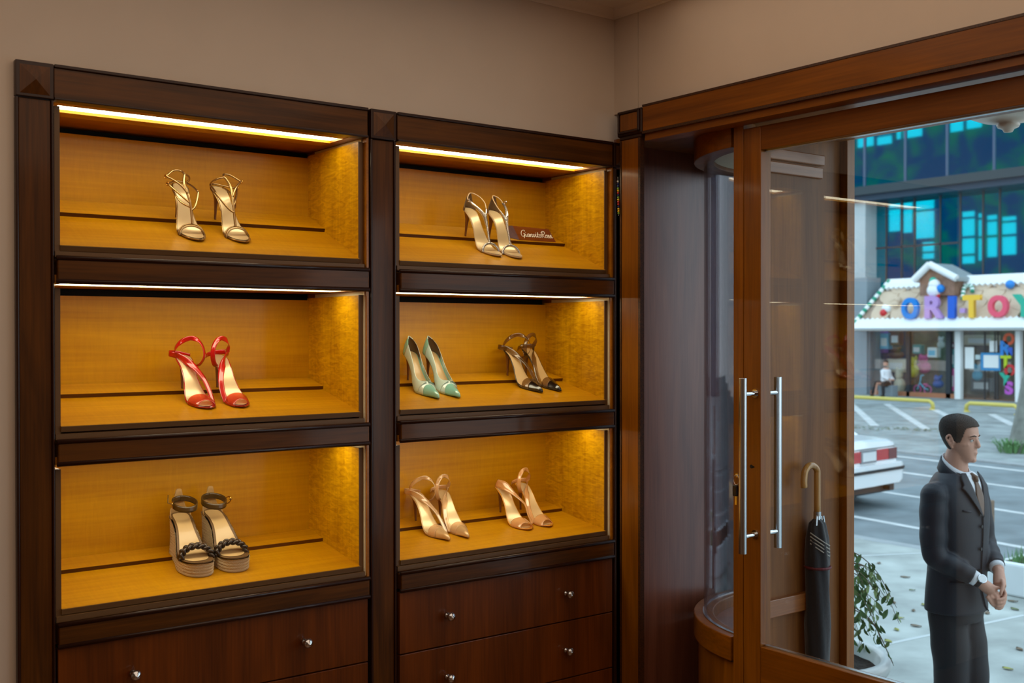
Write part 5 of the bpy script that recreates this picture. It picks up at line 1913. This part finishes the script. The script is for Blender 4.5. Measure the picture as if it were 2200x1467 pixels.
# cuffs, watch
for w2, d, nm in ((wr, dr, 'shirt_cuff'), (wl_, dl, 'shirt_cuff')):
    MB().tube([w2 - d * .01, w2 + d * .022], [.036, .033], 20).build(nm, plain('white_shirt', (226, 230, 236), .7) if 'white_shirt' not in bpy.data.materials else bpy.data.materials['white_shirt'], man, smooth=True, world=False)
wc = np.array(WRR) + dr * .004
wt = MB()
wt.tube([wc - dr * .009, wc + dr * .009], [.031, .031], 20)
wt = wt.build('watch_strap', plain('black_strap', (16, 16, 18), .5), man, smooth=True, world=False)
out = Vector((-.45, -.75, .48)).normalized()
cc_ = Vector(wc) + out * .030
MB().tube([cc_, cc_ + out * .008], [.021, .020], 24).build('watch_case', M['chrome'], man, world=False)
MB().tube([cc_ + out * .0075, cc_ + out * .0088], [.0175, .0175], 24).build('watch_face', plain('white_dial', (236, 240, 242), .2, coat=.8), man, world=False)

# shirt front, tie, lapels, collar
wsh = bpy.data.materials['white_shirt']


def patch(zl, xl, xr, off, name, mat, th=.003, nx=6):
    rows = []
    for i in range(17):
        z = zl[0] + (zl[1] - zl[0]) * i / 16
        a, b = xl(z), xr(z)
        rows.append([torso(a + (b - a) * k / nx, z, off) for k in range(nx + 1)])
    return MB().grid(rows).build(name, mat, man, smooth=True, world=False, solid=th)


V0, V1 = 1.305, 1.486
vw = prof([(V0, .002), (1.36, .020), (1.42, .038), (1.46, .048), (V1, .050)])
patch((V0, V1), lambda z: -vw(z), lambda z: vw(z), .005, 'shirt_front', wsh)
tw = prof([(V0, .002), (1.33, .014), (1.39, .028), (1.43, .019), (1.452, .012), (1.466, .016), (V1, .019)])
patch((V0, V1 - .006), lambda z: -tw(z), lambda z: tw(z), .011, 'tie', plain('brown_tie', (92, 60, 34), .5, sheen=.3), .005)
rows = []
for i in range(11):
    x_ = -.056 + .112 * i / 10
    o_ = torso(x_, 1.484, .006)
    th_ = math.asin(max(-1, min(1, x_ / .066)))
    in_ = (.062 * math.sin(th_), .003 - .062 * math.cos(th_), 1.500)
    rows.append([(in_[0] + (o_[0] - in_[0]) * k / 4, in_[1] + (o_[1] - in_[1]) * k / 4, in_[2] + (o_[2] - in_[2]) * k / 4 + .004 * math.sin(PI * k / 4)) for k in range(5)])
MB().grid(rows).build('shirt_front', wsh, man, smooth=True, world=False, solid=.003)
MB().tube([(0, -.071, 1.490), torso(0, 1.474, .013), torso(0, 1.458, .012)], [.013, .016, .011], 12).build('tie_knot', bpy.data.materials['brown_tie'], man, smooth=True, world=False)
for sg in (-1, 1):
    # lapel with notch
    lw = prof([(1.30, .004), (1.36, .030), (1.42, .052), (1.440, .064), (1.445, .046), (1.475, .036), (1.50, .018)])
    patch((1.298, 1.50), lambda z: sg * (vw(z) * .96 + .001), lambda z: sg * (vw(z) + lw(z)), .012, 'lapel', M['suit'], .004)
    # shirt collar point
    rows = []
    for i in range(9):
        a = PI * 1.5 + sg * (i / 8) * PI
        rr = .0605
        cx, cy, cz = rr * math.cos(a), .003 + rr * math.sin(a) * 1.0, 1.478 + .041 * (1 + math.sin(a))
        rows.append([(cx, cy, cz + .020), (cx * 1.04, cy + .0, cz + .004), (cx * 1.1, cy - (.012 if i < 3 else 0), cz - (.022 if i in (1, 2) else .010))])
    MB().grid(rows).build('shirt_collar', wsh, man, smooth=True, world=False, solid=.003)
rows = []
for i in range(17):
    a = -.28 * PI + 1.56 * PI * i / 16
    rr = .0655
    cz = 1.468 + .048 * (1 + math.sin(a))
    rows.append([(rr * math.cos(a), .004 + rr * math.sin(a), cz + .006), (rr * 1.06 * math.cos(a), .004 + rr * 1.06 * math.sin(a), cz - .010), (rr * 1.30 * math.cos(a), .004 + rr * 1.22 * math.sin(a), cz - .044)])
MB().grid(rows).build('jacket_collar', M['suit'], man, smooth=True, world=False, solid=.005)
# front edge, buttons, pocket
pts = [torso(.012, z, .004) for z in np.linspace(1.30, .99, 14)] + [torso(.02, .94, .004), torso(.045, .88, .004), torso(.08, .848, .004)]
MB().tube(pts, .0035, 6).build('front_edge', M['suit'], man, smooth=True, world=False)
for z in (1.255, 1.15, 1.05):
    p = torso(-.006, z, .006)
    MB().tube([p, (p[0], p[1] - .004, p[2])], [.009, .008], 12).build('button', plain('dark_button', (20, 20, 22), .3) if z > 1.2 else bpy.data.materials['dark_button'], man, world=False)
pk = [torso(-.115, 1.335, .004), torso(-.075, 1.328, .004)]
MB().tube(pk, .005, 6).build('breast_pocket', M['suit'], man, smooth=True, world=False)
MB().tube([torso(x, 1.0, .004) for x in (-.15, -.12, -.09, -.07)], .005, 6).build('pocket_flap', M['suit'], man, smooth=True, world=False)

# trousers
tr = MB()
tr.loft([ellring(0, .0, z, rx, ry, 36) for z, rx, ry in ((.80, .135, .105), (.86, .145, .110), (.94, .145, .105), (1.02, .135, .10))])
for a, b, c in ((HIPR, KNR, ANR), (HIPL, KNL, ANL)):
    a = (a[0], a[1], .86)
    c2 = (c[0], c[1] + .0, .03)
    pts = crom([a, ((a[0] + b[0]) / 2, (a[1] + b[1]) / 2 - .006, .68), b, ((b[0] + c[0]) / 2, (b[1] + c[1]) / 2 + .006, .28), c2], 6)
    tr.tube(pts, lambda q: float(np.interp(q, [0, .25, .5, .75, 1], [.088, .086, .076, .080, .098])) + .0015 * math.sin(q * 31), 26)
tr.build('trousers', M['trouser'], man, world=False, remesh=.008, cs=4)
for c in (ANR, ANL):
    rg = []
    for y, w, h in ((.07, .028, .05), (.05, .036, .085), (0, .042, .09), (-.06, .046, .065), (-.12, .048, .048), (-.17, .036, .036), (-.195, .012, .02)):
        rg.append([(c[0] + w * math.cos(q), c[1] + y, max(0, h * .5 + h * .5 * math.sin(q))) for q in np.linspace(0, 2 * PI, 17)[:-1]])
    MB().loft(rg).build('shoe', plain('black_shoe', (18, 18, 20), .25, coat=.5) if c is ANR else bpy.data.materials['black_shoe'], man, smooth=True, world=False)

# ---- seated person far off in front of the toy shop
sp = at(1903, 857, 2, RZ)
sp = Vector((36.6, at(1903, 800, 0, 36.6).y, RZ))
ps = thing('person', 'person in white shirt and dark trousers sitting in front of the toy shop window', 'person', sp)
b2 = MB()
b2.tube([(0, 0, 1.16), (0, 0, 1.32)], [.085, .09], 14).tube([(0, .0, .5), (0, .0, .8), (0, -.01, 1.0), (0, 0, 1.1)], [.14, .14, .17, .07], 16)
for sx_, kx in ((-1, -.12), (1, .14)):
    b2.tube([(sx_ * .17, 0, .98), (sx_ * .22, -.05, .74), (sx_ * .05, -.3, .62)], [.05, .045, .03], 10)
    b2.tube([(sx_ * .09, 0, .48), (-.38, kx, .50), (-.40, kx * 1.3, .06)], [.08, .06, .04], 10)
b2 = b2.build('body', skin, ps, world=False, remesh=.018)
MB().tube([(0, 0, .46), (0, 0, .8), (0, -.005, .98), (0, 0, 1.07)], [.19, .18, .21, .09], 18).tube([(-.19, 0, .98), (-.25, -.05, .74), (-.15, -.22, .66)], [.075, .065, .055], 12).tube([(.19, 0, .98), (.25, -.05, .74), (.1, -.25, .66)], [.075, .065, .055], 12).build('shirt', wsh, ps, world=False, remesh=.02)
MB().tube([(0, -.1, .5), (-.38, -.14, .52), (-.40, -.17, .08)], [.12, .085, .06], 12).tube([(0, .1, .5), (-.38, .18, .52), (-.42, .30, .10)], [.12, .085, .06], 12).tube([(0, -.12, .48), (0, .14, .48)], .13, 12).build('trousers', M['trouser'], ps, world=False, remesh=.02)
MB().lathe([(.1 * math.sin(a), -.075 * math.cos(a)) for a in np.linspace(.0, PI, 9)], (.01, 0, 1.32), 14).build('hair', hairm, ps, smooth=True, world=False)
for y in (-.17, .30):
    MB().box((-.52, y - .05, .0), (-.36, y + .05, .08)).build('shoe', bpy.data.materials['black_shoe'], ps, world=False, bevel=.02)
st_ = MB().box((sp.x - .05, sp.y - .3, RZ), (sp.x + .35, sp.y + .3, RZ + .42)).build('stone_seat', g_wall, None, bevel=.02)
tag(st_, 'low grey block seat under the person by the toy shop', 'seat')

# ================================================================== parked car
carw = plain('white_car_paint', (226, 232, 236), .25, coat=.7)
blk = plain('car_black_trim', (22, 24, 28), .5)
redl = plain('red_tail_lamp', (176, 24, 34), .2, coat=.8)
redd = plain('dark_red_lamp', (96, 14, 24), .2, coat=.8)
cgl = plain('car_glass', (24, 92, 110), .08, metal=.5, coat=1)
tyre = plain('tyre', (24, 24, 26), .8)
car = thing('car', 'white saloon car parked at the roadside, rear lamps and boot showing', 'car', (12.95, 6.20, RZ - .05), math.atan2(-rd.x, rd.y) + math.radians(11))
# local frame: x across (+ towards the road side), y forward, rear bumper at y = 0


def section(y, w, prof_):
    """half profile (x fraction, z) mirrored"""
    return [(x * w, y, z) for x, z in prof_] + [(-x * w, y, z) for x, z in prof_[::-1]]


HB = [(0, .30), (.80, .28), (.93, .33), (1.0, .50), (1.0, .66), (.965, .80), (.90, .90)]


def low(y, w, zb, zt, crown=.02):
    pr_ = [(0, zb), (.84, zb), (.95, zb + .05), (1.0, zb + .22), (1.0, .62), (.975, zt - .10), (.92, zt - .02), (.80, zt), (0, zt + crown)]
    return section(y, w, pr_)


rings = [low(.0, .76, .40, .86), low(.03, .80, .36, .93), (low(.10, .825, .33, .955)), low(.5, .84, .26, .985), low(.9, .85, .24, .985), low(1.6, .855, .22, .95), low(2.6, .855, .22, .95), low(3.3, .85, .22, .93), low(3.9, .84, .24, .86), low(4.3, .80, .3, .76), low(4.42, .74, .36, .68)]
MB().loft(rings).build('body', carw, car, smooth=False, bevel=.015, world=False)
gh = [section(y, w, [(0, zb), (1.0, zb), (tw_, zt), (0, zt + .012)]) for y, w, zb, zt, tw_ in ((.62, .70, .95, .97, .98), (1.25, .73, .95, 1.32, .78), (1.55, .74, .95, 1.385, .75), (2.3, .74, .95, 1.39, .75), (2.6, .74, .94, 1.35, .77), (3.25, .70, .93, .96, .98))]
MB().loft(gh).build('greenhouse', cgl, car, world=False)
rf_ = [section(y, w, [(0, zt - .03), (1.0, zt - .03), (.98, zt), (0, zt + .02)]) for y, w, zt in ((1.2, .575, 1.325), (1.5, .58, 1.40), (2.3, .58, 1.405), (2.62, .58, 1.355))]
MB().loft(rf_).build('roof', carw, car, world=False, bevel=.01)
for sg in (-1, 1):
    MB().tube([(sg * .715, .60, .955), (sg * .60, 1.22, 1.33)], .035, 8).build('rear_pillar', carw, car, world=False)
    MB().tube([(sg * .72, 3.25, .94), (sg * .585, 2.6, 1.36)], .03, 8).build('front_pillar', carw, car, world=False)
    MB().box((sg * .60, 1.9, .95), (sg * .73, 1.97, 1.37)).build('door_pillar', blk, car, world=False)
# rear bumper with black rubbing strip
bp = [section(y, w, [(0, .36), (.9, .36), (.985, .40), (1.0, .5), (1.0, .60), (.97, .645), (0, .655)]) for y, w in ((-.10, .74), (-.075, .82), (.0, .85), (.25, .862))]
MB().loft(bp).build('rear_bumper', carw, car, world=False, bevel=.012)
MB().loft([section(y, w, [(0, .545), (1.0, .545), (1.0, .585), (0, .585)]) for y, w in ((-.118, .73), (-.09, .83), (0, .865), (.3, .875))]).build('bumper_strip', blk, car, world=False)
# lamps and plate
for sg in (-1, 1):
    MB().box((sg * .20, -.022, .685), (sg * .52, .1, .84)).build('tail_lamp', redl, car, world=False, bevel=.01)
    lo = MB().loft([section(0, 1, [(0, 0)])][:0] or [[(sg * .52, y, .685), (sg * x, y, .685), (sg * x, y, .84), (sg * .52, y, .84)] for y, x in ((-.022, .745), (.06, .815), (.22, .845))]).build('tail_lamp', redd if sg > 0 else redl, car, world=False, bevel=.008)
MB().box((-.68, -.027, .735), (-.59, .05, .80)).build('reversing_lamp', carw, car, world=False, bevel=.01)
MB().box((-.20, -.020, .67), (.20, .08, .85)).build('plate_recess', plain('grey_recess', (120, 128, 134), .6), car, world=False)
plt = MB().box((-.17, -.032, .70), (.17, -.018, .82)).build('number_plate', plain('number_plate', (206, 212, 214), .5), car, world=False)
MB().loft([section(y, w, [(0, .86), (1, .86), (1, .868), (0, .868)]) for y, w in ((-.006, .70), (.02, .72))]).build('boot_seam', blk, car, world=False)
MB().cyl((.45, -.09, .30), (.45, .2, .30), .03, 12).build('exhaust', blk, car, world=False)
MB().box((-.70, .0, .24), (.70, 3.9, .40)).build('underbody', blk, car, world=False)
for y in (.85, 3.35):
    for sg in (-1, 1):
        w_ = MB().lathe([(0, 0), (.30, 0), (.315, .02), (.315, .17), (.30, .19), (0, .19)], (sg * .86 - (.19 if sg > 0 else 0), y, .315), 32, 'x').build('wheel', tyre, car, world=False)
        h_ = MB().lathe([(0, 0), (.19, 0), (.17, .012), (0, .012)], (sg * .862 - (0 if sg > 0 else .012), y, .315), 24, 'x').build('hub_cap', M['steel'], w_, world=False)
